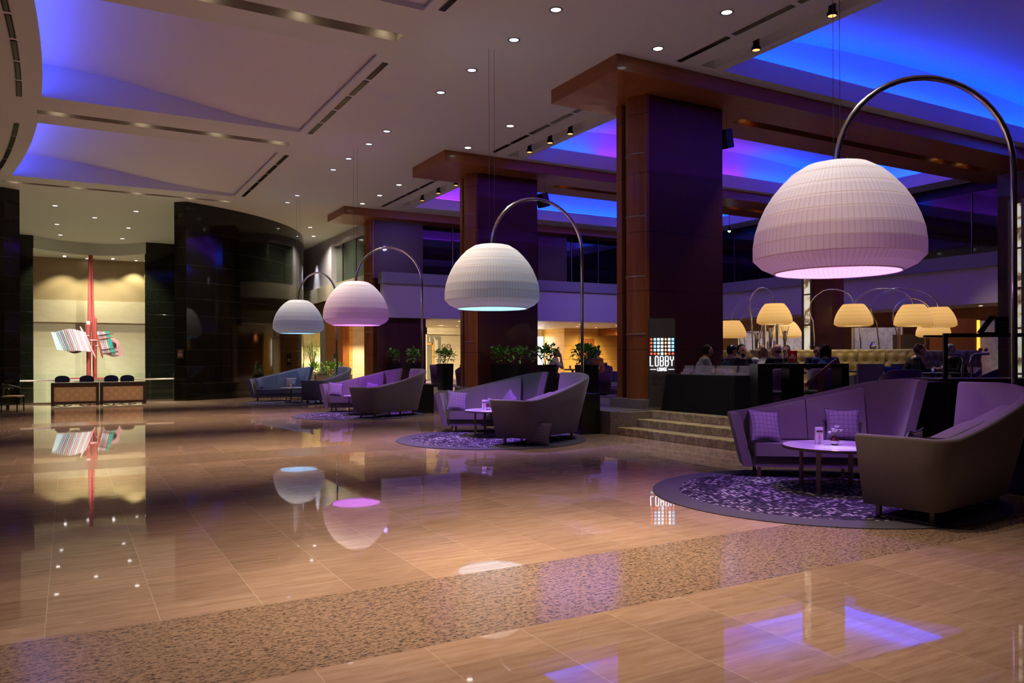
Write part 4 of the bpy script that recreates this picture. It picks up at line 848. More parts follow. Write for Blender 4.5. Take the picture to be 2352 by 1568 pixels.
on_sofa_roll(2, False, .35, -.16, .63, -20, -20, 10, 'woven pillow peeping over the third back facing sofa')
on_sofa_roll(3, False, -.66, -.24, .645, -20, 62, 0, 'blue woven pillow seen edge on at the left end of the farthest sofa')
on_sofa_roll(3, False, .42, -.12, .645, -16, -6, 0, 'blue woven pillow behind the far table on the farthest sofa')
on_sofa_roll(0, True, .55, -.10, .63, -20, 10, 0, 'woven pillow inside the curved end of the nearest back facing sofa')
pillow((6.98, 11.42, .225), (R(-14), R(8), R(-38)), 'woven pillow standing on the rug against the second back facing sofa')

# ================================================================== COFFEE TABLES
def coffee(loc, rz, label):
    t = thing('coffee_table', label, 'table', (*loc, .015), rz, 'round coffee tables'); r = .56; h = .485
    b = MB(); b.lathe([(.001, h+.015), (r-.004, h+.015), (r, h+.012)], 64, smooth=False); b.lathe([(.001, h-.005), (r-.002, h-.005)], 64); b.build('stone_top', 'tabletop', t)
    b = MB(); b.lathe([(r+.002, h+.012), (r+.004, h+.006), (r+.004, h-.018), (r-.02, h-.018)], 64); b.build('metal_rim', 'bronze', t)
    for k in range(4):
        a = k*pi/2+.5; b = MB(); M4 = Matrix.Translation((.40*cos(a), .40*sin(a), 0)) @ Matrix.Rotation(a, 4, 'Z'); b.box(-.012, .012, -.025, .025, 0, h-.018, M4); b.build('leg', 'bronze', t)
    b = MB(); b.tube([(.4*cos(.5), .4*sin(.5), .12), (.4*cos(.5+pi), .4*sin(.5+pi), .12)], .01, 6); b.tube([(.4*cos(.5+pi/2), .4*sin(.5+pi/2), .12), (.4*cos(.5+1.5*pi), .4*sin(.5+1.5*pi), .12)], .01, 6); b.build('cross_stretcher', 'bronze', t); return t
TB = [(7.50, 5.89), (7.13, 13.32), (6.95, 20.42), (6.91, 27.46)]
for i, (x, y) in enumerate(TB): coffee((x, y), R([75, 60, 50, 20][i]), 'round white topped coffee table of the %s sofa group' % nm[i])
def vase(x, y, label):
    t = thing('flower_vase', label, 'vase', (x, y, .516), 0, 'small vases with white flowers')
    b = MB(); b.cur = 0; b.lathe([(.001, .0), (.028, 0), (.036, .012)], 20); b.cur = 1; b.lathe([(.036, .012), (.046, .03), (.05, .05)], 20); b.cur = 2; b.lathe([(.05, .05), (.046, .072), (.030, .088), (.022, .094), (.024, .102)], 20); b.build('vase_body', ['black', 'tabletop', 'darkred'], t)
    b = MB()
    for k in range(7): a = k*.9; b.tube([(0, 0, .08), (.02*cos(a), .02*sin(a), .12), (.055*cos(a), .055*sin(a), .15+.02*(k % 3))], .0018, 5)
    b.build('stems', 'leafb', t)
    b = MB()
    for k in range(11):
        a = k*2.4; r_ = .010+.05*(k/9); c0 = Vector((r_*cos(a), r_*sin(a), .145+.03*(k % 3)-.012*k/9)); b.ball(c0, .010, 4)
        for j in range(6): leaf(b, c0, Vector((cos(j*1.05), sin(j*1.05), .6)), .032, .012, 0)
    b.build('blossoms', 'papers', t, fixn=False)
    b = MB(); leaf(b, Vector((.02, 0, .11)), Vector((.8, -.5, .5)), .075, .014, .0); leaf(b, Vector((-.02, 0, .12)), Vector((-.8, .3, .5)), .06, .012, .1); leaf(b, Vector((0, .02, .12)), Vector((-.5, .8, .3)), .05, .012, .1); b.build('leaves', 'leafb', t, fixn=False)
def menu(x, y, rz, label):
    t = thing('menu_stand', label, 'menu stand', (x, y, .516), rz, 'menu stands on the coffee tables')
    b = MB(); b.loft([[(-.04, -.03, 0), (.04, -.03, 0), (.04, .03, 0), (-.04, .03, 0)], [(-.04, -.02, .19), (.04, -.02, .19), (.04, .02, .19), (-.04, .02, .19)]], False); b.build('card', 'papers', t)
    b = MB(); b.box(-.034, .034, -.031, -.024, .135, .155); b.build('red_band', 'darkred', t); b = MB(); b.lathe([(.001, .10), (.006, .098), (.009, .08), (.018, .075), (.020, .07)], 10, (0, -.032, 0)); b.build('printed_motif', 'redred', t)
for i, (x, y) in enumerate(TB):
    s_, c_ = (.03, -.02) if i != 1 else (.0, -.06)
    vase(x+(-.01 if i == 0 else -.1), y+(.0 if i == 0 else 0.05), 'small dark red and white vase with white flowers on the %s coffee table' % nm[i])
    menu(x-(.06 if i == 0 else .16), y+(.17 if i == 0 else .1), R(-33), 'white menu card with a red band on the %s coffee table' % nm[i])

# ================================================================== LOBBY LOUNGE SIGN
t = thing('lounge_sign', 'tall grey LOBBY LOUNGE sign panel with glowing red and blue squares', 'sign', (10.62, 12.52, .452), R(-30))
b = MB(); b.box(-.27, .27, -.03, .03, .03, 1.86); b.build('panel', 'screen', t, bevel=.003); b = MB(); b.box(-.36, .36, -.2, .2, 0, .03); b.build('foot_plate', 'steel', t)
px0, pz0, st_ = -.222, 1.43, .0735
for r_ in range(5):
    for c in range(7):
        dia = c in (0, 4) or (r_ == 4 and c != 3); x = px0+c*st_; z = pz0-r_*st_; s = .029 if dia else .024
        b = MB(); pts = [(0, s), (s, 0), (0, -s), (-s, 0)] if dia else [(-s, s), (s, s), (s, -s), (-s, -s)]
        b.loft([[(x+p, -.031, z+q_) for p, q_ in pts], [(x+p, -.036, z+q_) for p, q_ in pts]], False)
        mm = ('neon_r' if c == 0 or r_ == 4 and c in (1, 5, 6) else 'neon_o') if dia else ('neon_b' if c in (1, 6) else 'neon_w2')
        tag(b.build('light_diamond' if dia else 'light_square', mm, t), 'glowing %s' % ('red diamond' if dia else 'blue square'))
def neon(strokes, x, z, w, h, r):
    b = MB()
    for s in strokes: b.tube([(x+p*w, -.042, z+q_*h) for p, q_ in s], r, 6)
    return b
G = {'L': [[(0, 1), (0, 0), (.8, 0)]], 'O': [[(.1, 0), (0, .1), (0, .9), (.1, 1), (.7, 1), (.8, .9), (.8, .1), (.7, 0), (.1, 0)]], 'B': [[(0, 0), (0, 1), (.65, 1), (.8, .9), (.8, .62), (.65, .52), (0, .52)], [(.65, .52), (.8, .42), (.8, .1), (.65, 0), (0, 0)]],
     'Y': [[(0, 1), (0, .7), (.4, .5), (.8, .7), (.8, 1)], [(.4, .5), (.4, 0)]], 'U': [[(0, 1), (0, .1), (.1, 0), (.7, 0), (.8, .1), (.8, 1)]], 'N': [[(0, 0), (0, 1), (.8, 0), (.8, 1)]], 'G': [[(.8, .85), (.7, 1), (.1, 1), (0, .9), (0, .1), (.1, 0), (.8, 0), (.8, .45), (.45, .45)]], 'E': [[(.8, 1), (0, 1), (0, 0), (.8, 0)], [(0, .5), (.6, .5)]]}
for k, c in enumerate('LOBBY'): neon(G[c], -.245+k*.103, .885, .075, .195, .0085).build('neon_letter', 'neon_w', t)
for k, c in enumerate('LOUNGE'): neon(G[c], -.098+k*.034, .785, .028, .062, .0045).build('neon_letter', 'neon_w', t)
b = MB(); b.box(-.245, -.125, -.042, -.034, .808, .817); b.box(.125, .245, -.042, -.034, .808, .817); b.build('neon_bars', 'neon_w', t)
text('Open', .055, (-.215, -.0335, .67), (R(90), 0, 0), 'black', t, ext=.001); text('Lobby Lounge', .032, (-.215, -.0335, .60), (R(90), 0, 0), 'black', t, ext=.001); text('Lobby Bar', .032, (-.215, -.0335, .54), (R(90), 0, 0), 'black', t, ext=.001)
b = MB(); b.box(-.225, .225, -.033, -.031, .645, .648); b.box(-.225, .225, -.033, -.031, .505, .508); b.build('ruled_lines', 'black', t)

# ================================================================== DRAPED TABLE WITH ACRYLIC HOLDERS
t = thing('draped_table', 'long table under a floor length black cloth at the top of the stair', 'table', (10.42, 10.30, .454), 0); b = MB()
def ringz(z, e, amp): return [(x+amp*sin(i*1.9), y+amp*cos(i*2.3), z) for i, (x, y) in enumerate([(-e+(.78+2*e)*k/8, -e) for k in range(8)]+[(.78+e, -e+(1.85+2*e)*k/14) for k in range(14)]+[(.78+e-(.78+2*e)*k/8, 1.85+e) for k in range(8)]+[(-e, 1.85+e-(1.85+2*e)*k/14) for k in range(14)])]
b.loft([ringz(0, .075, .006), ringz(.35, .04, .003), ringz(.69, .006, 0), ringz(.72, 0, 0)], False); b.build('cloth', 'blackcloth', t)
for i in range(6):
    y = 11.88-.29*i; h = thing('acrylic_holder', '%s clear acrylic card holder from the sign end of the black draped table' % ['first', 'second', 'third', 'fourth', 'fifth', 'sixth'][i], 'card holder', (10.75+(.02 if i % 2 else 0), y, 1.176), R(-62), 'acrylic holders on the black table')
    b = MB(); M1 = Matrix.Rotation(R(-24), 4, 'X')
    b.box(-.1, .1, -.003, .003, 0, .19, M1); b.box(-.1, .1, -.003, .003, 0, .19, Matrix.Translation((0, -.155, 0)) @ Matrix.Rotation(R(24), 4, 'X') @ Matrix.Scale(-1, 4, (0, 1, 0)) if False else Matrix.Translation((0, .155, 0)) @ Matrix.Rotation(R(24), 4, 'X')); b.build('slanted_sheets', 'acrylic', h)
    b = MB(); b.box(-.09, .09, -.16, -.05, 0, .05); b.build('card_tray', 'acrylic', h)
# host console
t = thing('host_console', 'black open shelf console standing behind the nearest sofa', 'console', (10.2, 9.55, .454), R(-29.5)); W_ = 1.55
b = MB(); b.box(0, W_, 0, .45, .86, .94); b.build('top', 'black', t, bevel=.004); b = MB(); b.box(0, .25, 0, .45, 0, .86); b.box(W_-.12, W_, 0, .45, 0, .86); b.box(.55, .8, .05, .45, 0, .86); b.build('side_panel', 'black', t)
b = MB(); b.box(.25, W_-.12, .02, .44, .42, .45); b.build('shelf', 'black', t); b = MB(); b.box(.25, W_-.12, .02, .44, .06, .09); b.build('shelf', 'black', t)
for (x, w_, z, lb) in ((.27, .16, .453, 'stack of pale papers on the left of the console shelf'), (.9, .2, .453, 'stack of pale papers right of the middle panel on the console shelf'), (.28, .22, .093, 'pale papers on the bottom shelf of the console')):
    o = MB().box(-w_/2, w_/2, -.1, .1, 0, .03).build('paper_stack', 'papers'); v = Matrix.Rotation(R(-29.5), 3, 'Z') @ Vector((x+w_/2, .18, 0)); o.location = (10.2+v.x, 9.55+v.y, .454+z); o.rotation_euler = (0, 0, R(-24)); tag(o, lb, 'papers')
v = Matrix.Rotation(R(-29.5), 3, 'Z') @ Vector((.66, .2, 0))
t = thing('coffee_sign', 'small red coffee brand sign with white script on the black console', 'sign', (10.2+v.x, 9.55+v.y, .454+.943), R(-27)); b = MB(); b.box(-.08, .08, -.006, .006, .03, .22); b.build('red_board', 'red_board', t); b = MB(); b.box(-.10, .10, -.04, .04, 0, .03); b.build('holder', 'acrylic', t)
b = MB()
for pts in ([(-.055, .08), (-.045, .125)], [(-.028, .08), (-.010, .16)], [(.0, .08), (.018, .16)], [(.025, .125), (.020, .088), (.030, .082), (.042, .09), (.05, .125), (.03, .055), (.012, .05)]): b.tube([(p, -.008, q_) for p, q_ in pts], .0055, 6)
b.ball((-.042, -.008, .145), .006, 5); b.build('white_script', 'papers', t)
# menu lectern
t = thing('menu_lectern', 'slanted reddish brown menu lectern behind the nearest sofa', 'lectern', (10.55, 8.55, .454), R(-50)); b = MB(); b.box(-.05, .05, -.04, .04, 0, .78); b.build('post', 'darkred', t)
b = MB(); Ms = Matrix.Translation((0, 0, .80)) @ Matrix.Rotation(R(-42), 4, 'Y'); b.box(-.32, .32, -.2, .2, -.02, .015, Ms); b.build('sloped_board', 'darkred', t); b = MB(); b.box(-.28, .28, -.18, .18, .015, .025, Ms); b.build('black_folder', 'black', t)

# ================================================================== BANQUETTE
def banquette(path, ztop, m, label, cols_per=.21):
    t = thing('banquette', label, 'bench', (*path[0], .455)); P = [Vector((x-path[0][0], y-path[0][1], 0)) for x, y in path]; L = [0]
    for i in range(1, len(P)): L.append(L[-1]+(P[i]-P[i-1]).length)
    def at(s):
        for i in range(1, len(P)):
            if s <= L[i] or i == len(P)-1:
                f = (s-L[i-1])/(L[i]-L[i-1]); p = P[i-1].lerp(P[i], f); d = (P[i]-P[i-1]).normalized(); return p, Vector((d.y, -d.x, 0))
    N = int(L[-1]/.035); nz = 26; rows = []; btn = []
    for i in range(N+1):
        s = L[-1]*i/N; p, nr = at(s); r_ = []
        for j in range(nz+1):
            z = .42+(ztop-.42)*j/nz; row = (z-.30)/.22; k = round(row); sx = s/.26+(.5 if k % 2 else 0); dd = math.hypot((sx-round(sx))*.26, (row-k)*.22)
            r_.append(p+nr*(.10+.05-.045*math.exp(-(dd/.045)**2)-.02*math.exp(-(dd/.11)**2)+.05*(1-z/ztop)-(.05 if j == nz else 0))+Vector((0, 0, z)))
        rows.append(r_)
    b = MB(); b.grid(rows, True); back = [[at(L[-1]*i/N)[0]-at(L[-1]*i/N)[1]*.05+Vector((0, 0, z)) for z in (ztop, 0)] for i in range(N+1)]; b.grid([[r[-1], q_[0], q_[1]] for r, q_ in zip(rows, back)], True)
    for e in (0, -1): rr = rows[e]; b.add(list(rr)+[back[e][0], back[e][1]], [tuple(range(len(rr)+2))], False)
    b.build('tufted_back', m, t)
    b = MB()
    for k in range(1, 5):
        s = .13 if k % 2 else 0.0; z = .30+.22*k
        if z > ztop-.08: break
        while s < L[-1]:
            p, nr = at(s); b.ball(p+nr*.115+Vector((0, 0, z)), .014, 4); s += .26
    tag(b.build('buttons', 'bronze', t), 'tuft buttons', kind='stuff')
    b = MB(); b.grid([[at(L[-1]*i/N)[0]+at(L[-1]*i/N)[1]*o_+Vector((0, 0, z)) for o_, z in ((.1, .45), (.58, .45), (.6, .42), (.6, .08))] for i in range(N+1)], False); b.build('seat', m, t); return t
banquette([(14.7, 15.35), (15.2, 14.75), (15.9, 14.0), (16.7, 13.32), (17.2, 12.8), (17.45, 12.2), (17.5, 11.6), (17.45, 11.3)][::1], 1.24, 'leather', 'gold button tufted leather banquette curving across the lounge')
banquette([(17.75, 12.3), (18.6, 12.45), (19.8, 12.3), (20.9, 12.0)], 1.22, 'greyleather', 'dull taupe tufted banquette behind the two diners')
# ================================================================== AMBER ARC LAMPS
def amber(bx, by, dx, dy, zb, label, watts=16, zbase=1.69, rise=.42, r=.44):
    t = thing('arc_lamp', label, 'arc lamp', (bx, by, zbase), 0, 'small amber arc lamps'); d = Vector((dx-bx, dy-by, 0)); h = .53; top = zb+h-zbase; pts = [(0, 0, 0), (0, 0, .16)]
    n = 18
    for k in range(n+1):
        f = k/n; a = R(-55)+R(235)*f; cx = .5*d.length; rr = cx*1.16
        pts.append(tuple(d.normalized()*(cx-rr*cos(a)*(1.0)-(0))+Vector((0, 0, top-.05+rise*sin(a)*1.25))) if False else None)
    u = d.normalized(); Lh = d.length; pts = pts[:2]
    for k in range(n+1):
        f = k/n; ang = pi*(1.18-1.18*f); pts.append(tuple(u*(Lh*.47+Lh*.60*cos(ang) if f < .5 else Lh*.40+Lh*.60*cos(ang))+Vector((0, 0, top+(rise*1.0)*sin(ang) if ang <= pi else top+(rise*1.5)*sin(ang)))))
    b = MB(); b.tube(pts, .016, 8); b.build('arched_pole', 'chrome', t); b = MB(); b.lathe([(.001, .01), (.05, .01), (.05, 0)], 12); b.build('foot', 'chrome', t)
    prof = [(.80, 0), (1, .09), (.985, .30), (.91, .50), (.80, .69), (.67, .86), (.53, 1.0), (.2, 1.0)]
    b = MB(); b.lathe([(a*r, z*h) for a, z in prof], 60, smooth=False); sh = b.build('shade', 'sh_amber', t, fixn=False); sh.location = (d.x, d.y, zb-zbase)
    b = MB(); b.lathe([(.001, .02), (.78*r, .02)], 32); b.build('diffuser', M['lens_warm2'], sh, fixn=False)
    pointl('lamp_bulb', (d.x, d.y, zb-zbase+h*.45), (1, .70, .34), watts*.28, .1, t)
M['lens_warm2'] = emi('amber_diffuser', (1, .84, .55), 1.6)
amber(15.3, 14.5, 15.67, 14.11, 2.34, 'amber arc lamp left of the onyx strip, seen end on', 20)
amber(16.55, 13.6, 16.4, 12.35, 2.24, 'amber arc lamp right of the onyx strip')
amber(17.2, 12.75, 17.82, 11.75, 2.24, 'front one of the three overlapping amber arc lamps at right', 20)
amber(18.4, 13.1, 19.79, 12.36, 2.27, 'right one of the three overlapping amber arc lamps', 20, rise=.5)
amber(18.9, 12.9, 20.9, 13.2, 2.05, 'hindmost amber arc lamp half hidden behind the right pair', 20, rise=.5)
amber(19.6, 18.9, 20.7, 18.16, 2.15, 'distant amber arc lamp behind the glass vases', 22, rise=.45, r=.5)
amber(18.2, 17.0, 17.66, 17.58, 2.1, 'amber arc lamp half hidden behind the front column', 22, rise=.7)
# glass vases with dried grasses
for i, (x, y, h) in enumerate([(15.45, 14.5, .55), (15.6, 14.38, .95), (15.72, 14.28, .7), (15.85, 14.18, .9), (15.98, 14.05, .6)]):
    t = thing('glass_vase', ['leftmost short clear vase with feathery dried grass on the banquette ledge', 'tall clear vase with brown pods behind the end on amber lamp', 'middle clear cylinder vase with dried stalks', 'tall clear vase right of the middle with pale stalks', 'rightmost clear vase with fanned dried grass'][i], 'vase', (x, y, 1.70), 0, 'glass vases with dried grasses')
    b = MB(); b.lathe([(.05, 0), (.05, h*.8)], 14); b.build('glass_cylinder', 'acrylic', t); b = MB()
    for k in range(9):
        a = k*.7; sp = .02 if i in (1, 3) else .11; b.tube([(0, 0, .02), (sp*cos(a)*.4, sp*sin(a)*.4, h*.6), (sp*cos(a), sp*sin(a), h)], .006 if i % 2 else .004, 5)
    b.build('dried_stalks', 'stem', t)
# ledge that carries lamps and vases behind the banquette
b = MB(); led = [(14.75, 15.45), (15.3, 14.85), (16.1, 14.05), (16.85, 13.3)]
b.loft([[(x, y, .455), (x+.02, y+.38 if x < 16.5 else y+.02, .455), (x+.02, y+.38 if x < 16.5 else y+.02, 1.68), (x, y, 1.68)] for x, y in led], False); o = b.build('ledge_cabinet', 'darkwood'); tag(o, 'dark ledge behind the gold banquette carrying lamps and vases', 'cabinet')
b = MB(); b.box(17.45, 21.2, 12.6, 13.3, .455, 1.68); tag(b.build('ledge_cabinet', 'darkwood'), 'dark ledge behind the taupe banquette', 'cabinet')
b = MB(); b.box(17.8, 18.6, 16.7, 17.3, .455, 1.68); tag(b.build('ledge_cabinet', 'darkwood'), 'dark stand under the amber lamp half hidden by the front column', 'cabinet')
b = MB(); b.box(19.2, 20.0, 18.6, 19.2, .455, 1.68); tag(b.build('ledge_cabinet', 'darkwood'), 'dark stand under the distant amber lamp behind the vases', 'cabinet')
t = thing('silver_vase', 'round silver vase shining violet in front of the marble panel', 'vase', (17.95, 12.95, 1.685)); b = MB(); b.lathe([(.001, 0), (.05, 0), (.08, .05), (.085, .1), (.05, .17), (.035, .19), (.045, .21)], 20); b.build('body', 'chrome', t)

# ================================================================== LOUNGE CHAIRS AND TABLES
FZ = .457
def square_chair(loc, rz, m, label, group=None):
    t = thing('dining_armchair', label, 'chair', (*loc, FZ), rz, group)
    b = MB(); b.loft([[(x, y, z) for x, y in ((-w_, .20+o), (w_, .20+o), (w_, .29+o), (-w_, .29+o))] for z, w_, o in ((.25, .25, 0), (.9, .29, .10))], False); b.build('backrest', m, t, bevel=.02, seg=3)
    b = MB(); b.box(-.26, .26, -.27, .24, .30, .46); b.build('seat', m, t, bevel=.03, seg=3)
    for s in (-1, 1): b = MB(); b.loft([[(s*.25, -.25, z0), (s*.31, -.25, z0), (s*.31, .26, z1), (s*.25, .26, z1)] for z0, z1 in ((.28, .28), (.60, .66))], False); b.build('armrest', m, t, bevel=.02, seg=2)
    for sx in (-1, 1):
        for sy in (-.22, .22): b = MB(); b.tube([(sx*.24, sy, .30), (sx*.25, sy*1.1, 0)], [.02, .013], 8); b.build('leg', 'black', t)
    return t
def tub_chair(loc, rz, m, label, group='purple tub chairs'):
    t = thing('tub_chair', label, 'chair', (*loc, FZ), rz, group); P = [(.34*cos(a), .32*sin(a)) for a in [R(-35+250*k/18) for k in range(19)]]
    r_ = []
    for i, (x, y) in enumerate(P):
        k = 1-abs(i-9)/9; h = .60+.20*min(1, k*1.6); s = 1.08
        r_.append([(x*.86, y*.86, .05), (x*s, y*s, h), (x*s*.9, y*s*.9, h+.02), (x*.74, y*.74, .3)])
    b = MB(); b.loft(r_, True); b.build('curved_shell', m, t); b = MB(); b.lathe([(.001, .44), (.25, .44), (.28, .40), (.28, .12), (.001, .12)], 24, (0, -.04, 0)); b.build('seat', m, t); b = MB(); b.lathe([(.001, .0), (.2, 0), (.2, .06), (.001, .06)], 16); b.build('base_ring', 'black', t); return t
def ped_table(loc, rz, w_, d_, label, top='tabletop', group='lounge tables'):
    t = thing('lounge_table', label, 'table', (*loc, FZ), rz, group); b = MB(); b.box(-w_/2, w_/2, -d_/2, d_/2, .70, .735); b.build('top', top, t, bevel=.004)
    b = MB(); b.cyl((0, 0, .03), (0, 0, .70), .035, 12); b.build('post', 'black', t); b = MB(); b.lathe([(.001, .03), (.22, .02), (.23, 0)], 24); b.build('foot', 'black', t); return t
fa = R(-29.5)
square_chair((15.2, 11.2), fa+pi, 'greyfab', 'left one of the two pale purple square back chairs facing the gold banquette', 'square back chairs at the banquette')
square_chair((15.85, 10.85), fa+pi, 'greyfab', 'right one of the two pale purple square back chairs facing the gold banquette', 'square back chairs at the banquette')
ped_table((15.55, 12.05), fa, 1.5, .65, 'long dark table between the gold banquette and the two square back chairs', 'darkwood')
square_chair((14.95, 20.2), R(95), 'greyfab', 'pale armchair with black legs beside the purple tub chairs, left of the front column', 'pale armchairs')
ped_table((12.6, 18.75), fa, .5, .5, 'lounge table of the man in a white shirt and the two women', 'darkwood'); ped_table((15.9, 19.2), fa, .8, .7, 'pale topped lounge table just left of the front column')
for i, (x, y, rz, lb) in enumerate([(14.4, 19.85, 150, 'purple tub chair behind the pale armchair'), (14.2, 17.9, 10, 'purple tub chair left of the front column, turned away'), (12.0, 23.6, 60, 'purple tub chair just left of the middle column, by a small planter'), (12.6, 25.8, 200, 'purple tub chair near the round green plant'), (12.2, 27.2, 40, 'purple tub chair with a red and blue cushion at the rear column'),
      (13.6, 24.6, 120, 'purple tub chair at the dark table before the cream wall'), (16.6, 20.6, 200, 'purple tub chair behind the pale topped table'), (13.4, 9.1, 150, 'dark tub chair with blue and red cushions right of the square back chairs'), (15.3, 8.6, 200, 'very dark tub chair left of the glass bar screen')]):
    tub_chair((x, y), R(rz), 'purple', lb)
ped_table((12.9, 24.0), 0, .8, .8, 'dark lounge table before the cream stone wall', 'darkwood'); ped_table((14.7, 9.3), fa, 1.2, .6, 'long dark lounge table in front of the curly haired woman', 'darkwood'); ped_table((15.98, 9.98), fa, .55, .55, 'small dark lounge table between the couple at right', 'darkwood')
for i, (x, y, z, c, lb) in enumerate([(12.2, 27.1, 1.12, 'cl_o', 'orange red cushion on the tub chair at the rear column'), (12.55, 25.7, 1.1, 'cl_b', 'blue cushion near the round green plant'), (16.5, 20.8, 1.12, 'purple', 'dark violet cushion behind the pale topped table'), (13.37, 9.22, 1.16, 'cl_b', 'dark blue cushion on the tub chair right of the square back chairs')]):
    p = pillow((x, y, z), (R(-15), 0, fa), lb, .36, .14); [setattr(ch.material_slots[0], 'material', M[c]) if False else None for ch in p.children]
    cvr = [k for k in p.children if k.name.startswith('cover')][0]; cvr.data.materials.clear(); cvr.data.materials.append(M[c]); p['group'] = 'coloured lounge cushions'
def tumbler(x, y, z, label, wine=False):
    t = thing('drinking_glass', label, 'glass', (x, y, z), 0, 'glasses on the lounge tables'); b = MB()
    if wine: b.lathe([(.03, 0), (.004, .006), (.004, .08), (.03, .10), (.036, .14), (.028, .18)], 14)
    else: b.lathe([(.001, 0), (.028, 0), (.033, .11)], 14)
    b.build('glass_body', 'acrylic', t)
tumbler(12.55, 18.8, FZ+.735, 'glass on the table of the man in a white shirt'); tumbler(12.7, 18.65, FZ+.735, 'wine glass on the table of the two women', True); tumbler(15.9, 10.05, FZ+.735, 'glass before the curly haired woman'); tumbler(16.05, 9.95, FZ+.735, 'wine glass between the couple at right', True); tumbler(14.7, 9.3, FZ+.735, 'glass on the long dark table before the curly haired woman')
t = thing('table_card', 'white table card on the long table left of the square back chairs', 'card', (15.0, 12.05, FZ+.737), fa); b = MB(); b.box(-.06, .06, -.02, .02, 0, .2); b.build('card', 'papers', t)
t = thing('table_card', 'clear table card holder between the couple at right', 'card', (14.55, 9.55, FZ+.737), fa); b = MB(); b.box(-.08, .08, -.01, .01, 0, .24); b.build('card', 'acrylic', t)

# ================================================================== BAR WITH GLASS SCREEN
t = thing('bar_counter', 'black bar with framed glass screen at the right edge', 'bar', (10.25, 6.3, FZ), R(-29.5)); L = 1.9
b = MB(); b.box(-.1, L, 0, .7, 0, .72); b.build('counter_body', 'black', t); b = MB(); b.box(-.1, L, -.02, .72, .72, .75); b.build('counter_top', 'darkwood', t)
b = MB(); b.box(-.02, L, 0, .04, 1.32, 1.36); b.box(-.02, .03, 0, .04, .75, 1.32); b.box(-.02, L, .5, .54, 1.32, 1.35); b.build('screen_frame', 'black', t); b = MB(); b.box(.03, L, .015, .025, .75, 1.32); b.build('screen_glass', 'glassm', t)
for i, x in enumerate((.42, .55)):
    tp = thing('beer_tap', '%s curved chrome beer tap behind the bar glass' % ['left', 'right'][i], 'tap', (0, 0, 0), R(-29.5), 'beer taps'); v = Matrix.Rotation(R(-29.5), 3, 'Z') @ Vector((x, .35, 0)); tp.location = (10.25+v.x, 6.3+v.y, FZ+.75); s = -1 if i == 0 else 1
    b = MB(); b.tube([(0, 0, 0), (0, 0, .12), (-.02*s, 0, .2), (.0, 0, .30), (.04*s, 0, .33), (.24*s, 0, .335)], .018, 10); b.build('column', 'chrome', tp); b = MB(); b.ball((.2*s, 0, .39), .028, 8, (1, .5, 1)); b.ball((.12*s, 0, .39), .028, 8, (1, .5, 1)); b.build('badge', 'steel', tp)
v = Matrix.Rotation(R(-29.5), 3, 'Z') @ Vector((.75, .5, 0)); t = thing('menu_easel', 'black slanted easel board above the bar at the right edge', 'easel', (10.25+v.x, 6.3+v.y, FZ+1.36), R(-29.5)); b = MB(); b.box(0, .36, 0, .02, 0, .03); b.loft([[(-.03, 0, .02), (.06, 0, .02), (.06, .02, .02), (-.03, .02, .02)], [(.15, 0, .26), (.24, 0, .26), (.24, .02, .26), (.15, .02, .26)]], False); b.build('slanted_prop', 'black', t); b = MB(); b.box(.22, .40, -.02, .01, .02, .24); b.build('board', 'black', t); b = MB(); b.box(.26, .36, -.025, -.02, .16, .17); b.box(.28, .34, -.025, -.02, .12, .13); b.build('lettering', 'bronze', t)
v = Matrix.Rotation(R(-29.5), 3, 'Z') @ Vector((1.32, .3, 0)); t = thing('framed_board', 'white board in a black frame cut by the right picture edge', 'sign', (10.25+v.x, 6.3+v.y, FZ+1.36), R(-29.5)); b = MB(); b.box(-.02, .5, 0, .02, .35, .72); b.box(-.02, 0, 0, .02, 0, .35); b.build('frame', 'black', t); b = MB(); b.box(.0, .48, -.005, 0, .37, .70); b.build('white_sheet', 'papers', t)
t = thing('service_cabinet', 'low black cabinet before the bar, left of the nearest back facing sofa', 'cabinet', (9.75, 6.55, FZ), R(-29.5)); b = MB(); b.box(-.1, .5, -.2, .2, 0, .70); b.build('body', 'black', t, bevel=.005); b = MB(); b.box(-.11, .51, -.21, .21, .70, .715); b.build('top', 'darkwood', t)

# ================================================================== PEOPLE
def cap_(b, p, q_, r0, r1, sx=1, n=12):
    """closed tapered capsule between two joints"""
    p, q_ = Vector(p), Vector(q_); d = q_-p; L = d.length; t = d/L; up = Vector((1, 0, 0)) if abs(t.x) < .9 else Vector((0, 1, 0)); u = (up-t*up.dot(t)).normalized(); w_ = t.cross(u); rings = []
    sec = [(-r0*cos(a), r0*sin(a)) for a in (R(15), R(45), R(75))]+[(L*f, r0+(r1-r0)*f) for f in (0, .5, 1)]+[(L+r1*cos(a), r1*sin(a)) for a in (R(75), R(45), R(15))]
    for s, r in sec: rings.append([p+t*s+u*(r*sx*cos(2*pi*k/n))+w_*(r*sin(2*pi*k/n)) for k in range(n)])
    b.loft(rings, True, True)
def remesh(o, v, sm=6):
    m = o.modifiers.new('remesh', 'REMESH'); m.mode = 'VOXEL'; m.voxel_size = v; m.use_smooth_shade = True
    if sm: s = o.modifiers.new('smooth', 'SMOOTH'); s.iterations = sm; s.factor = .5
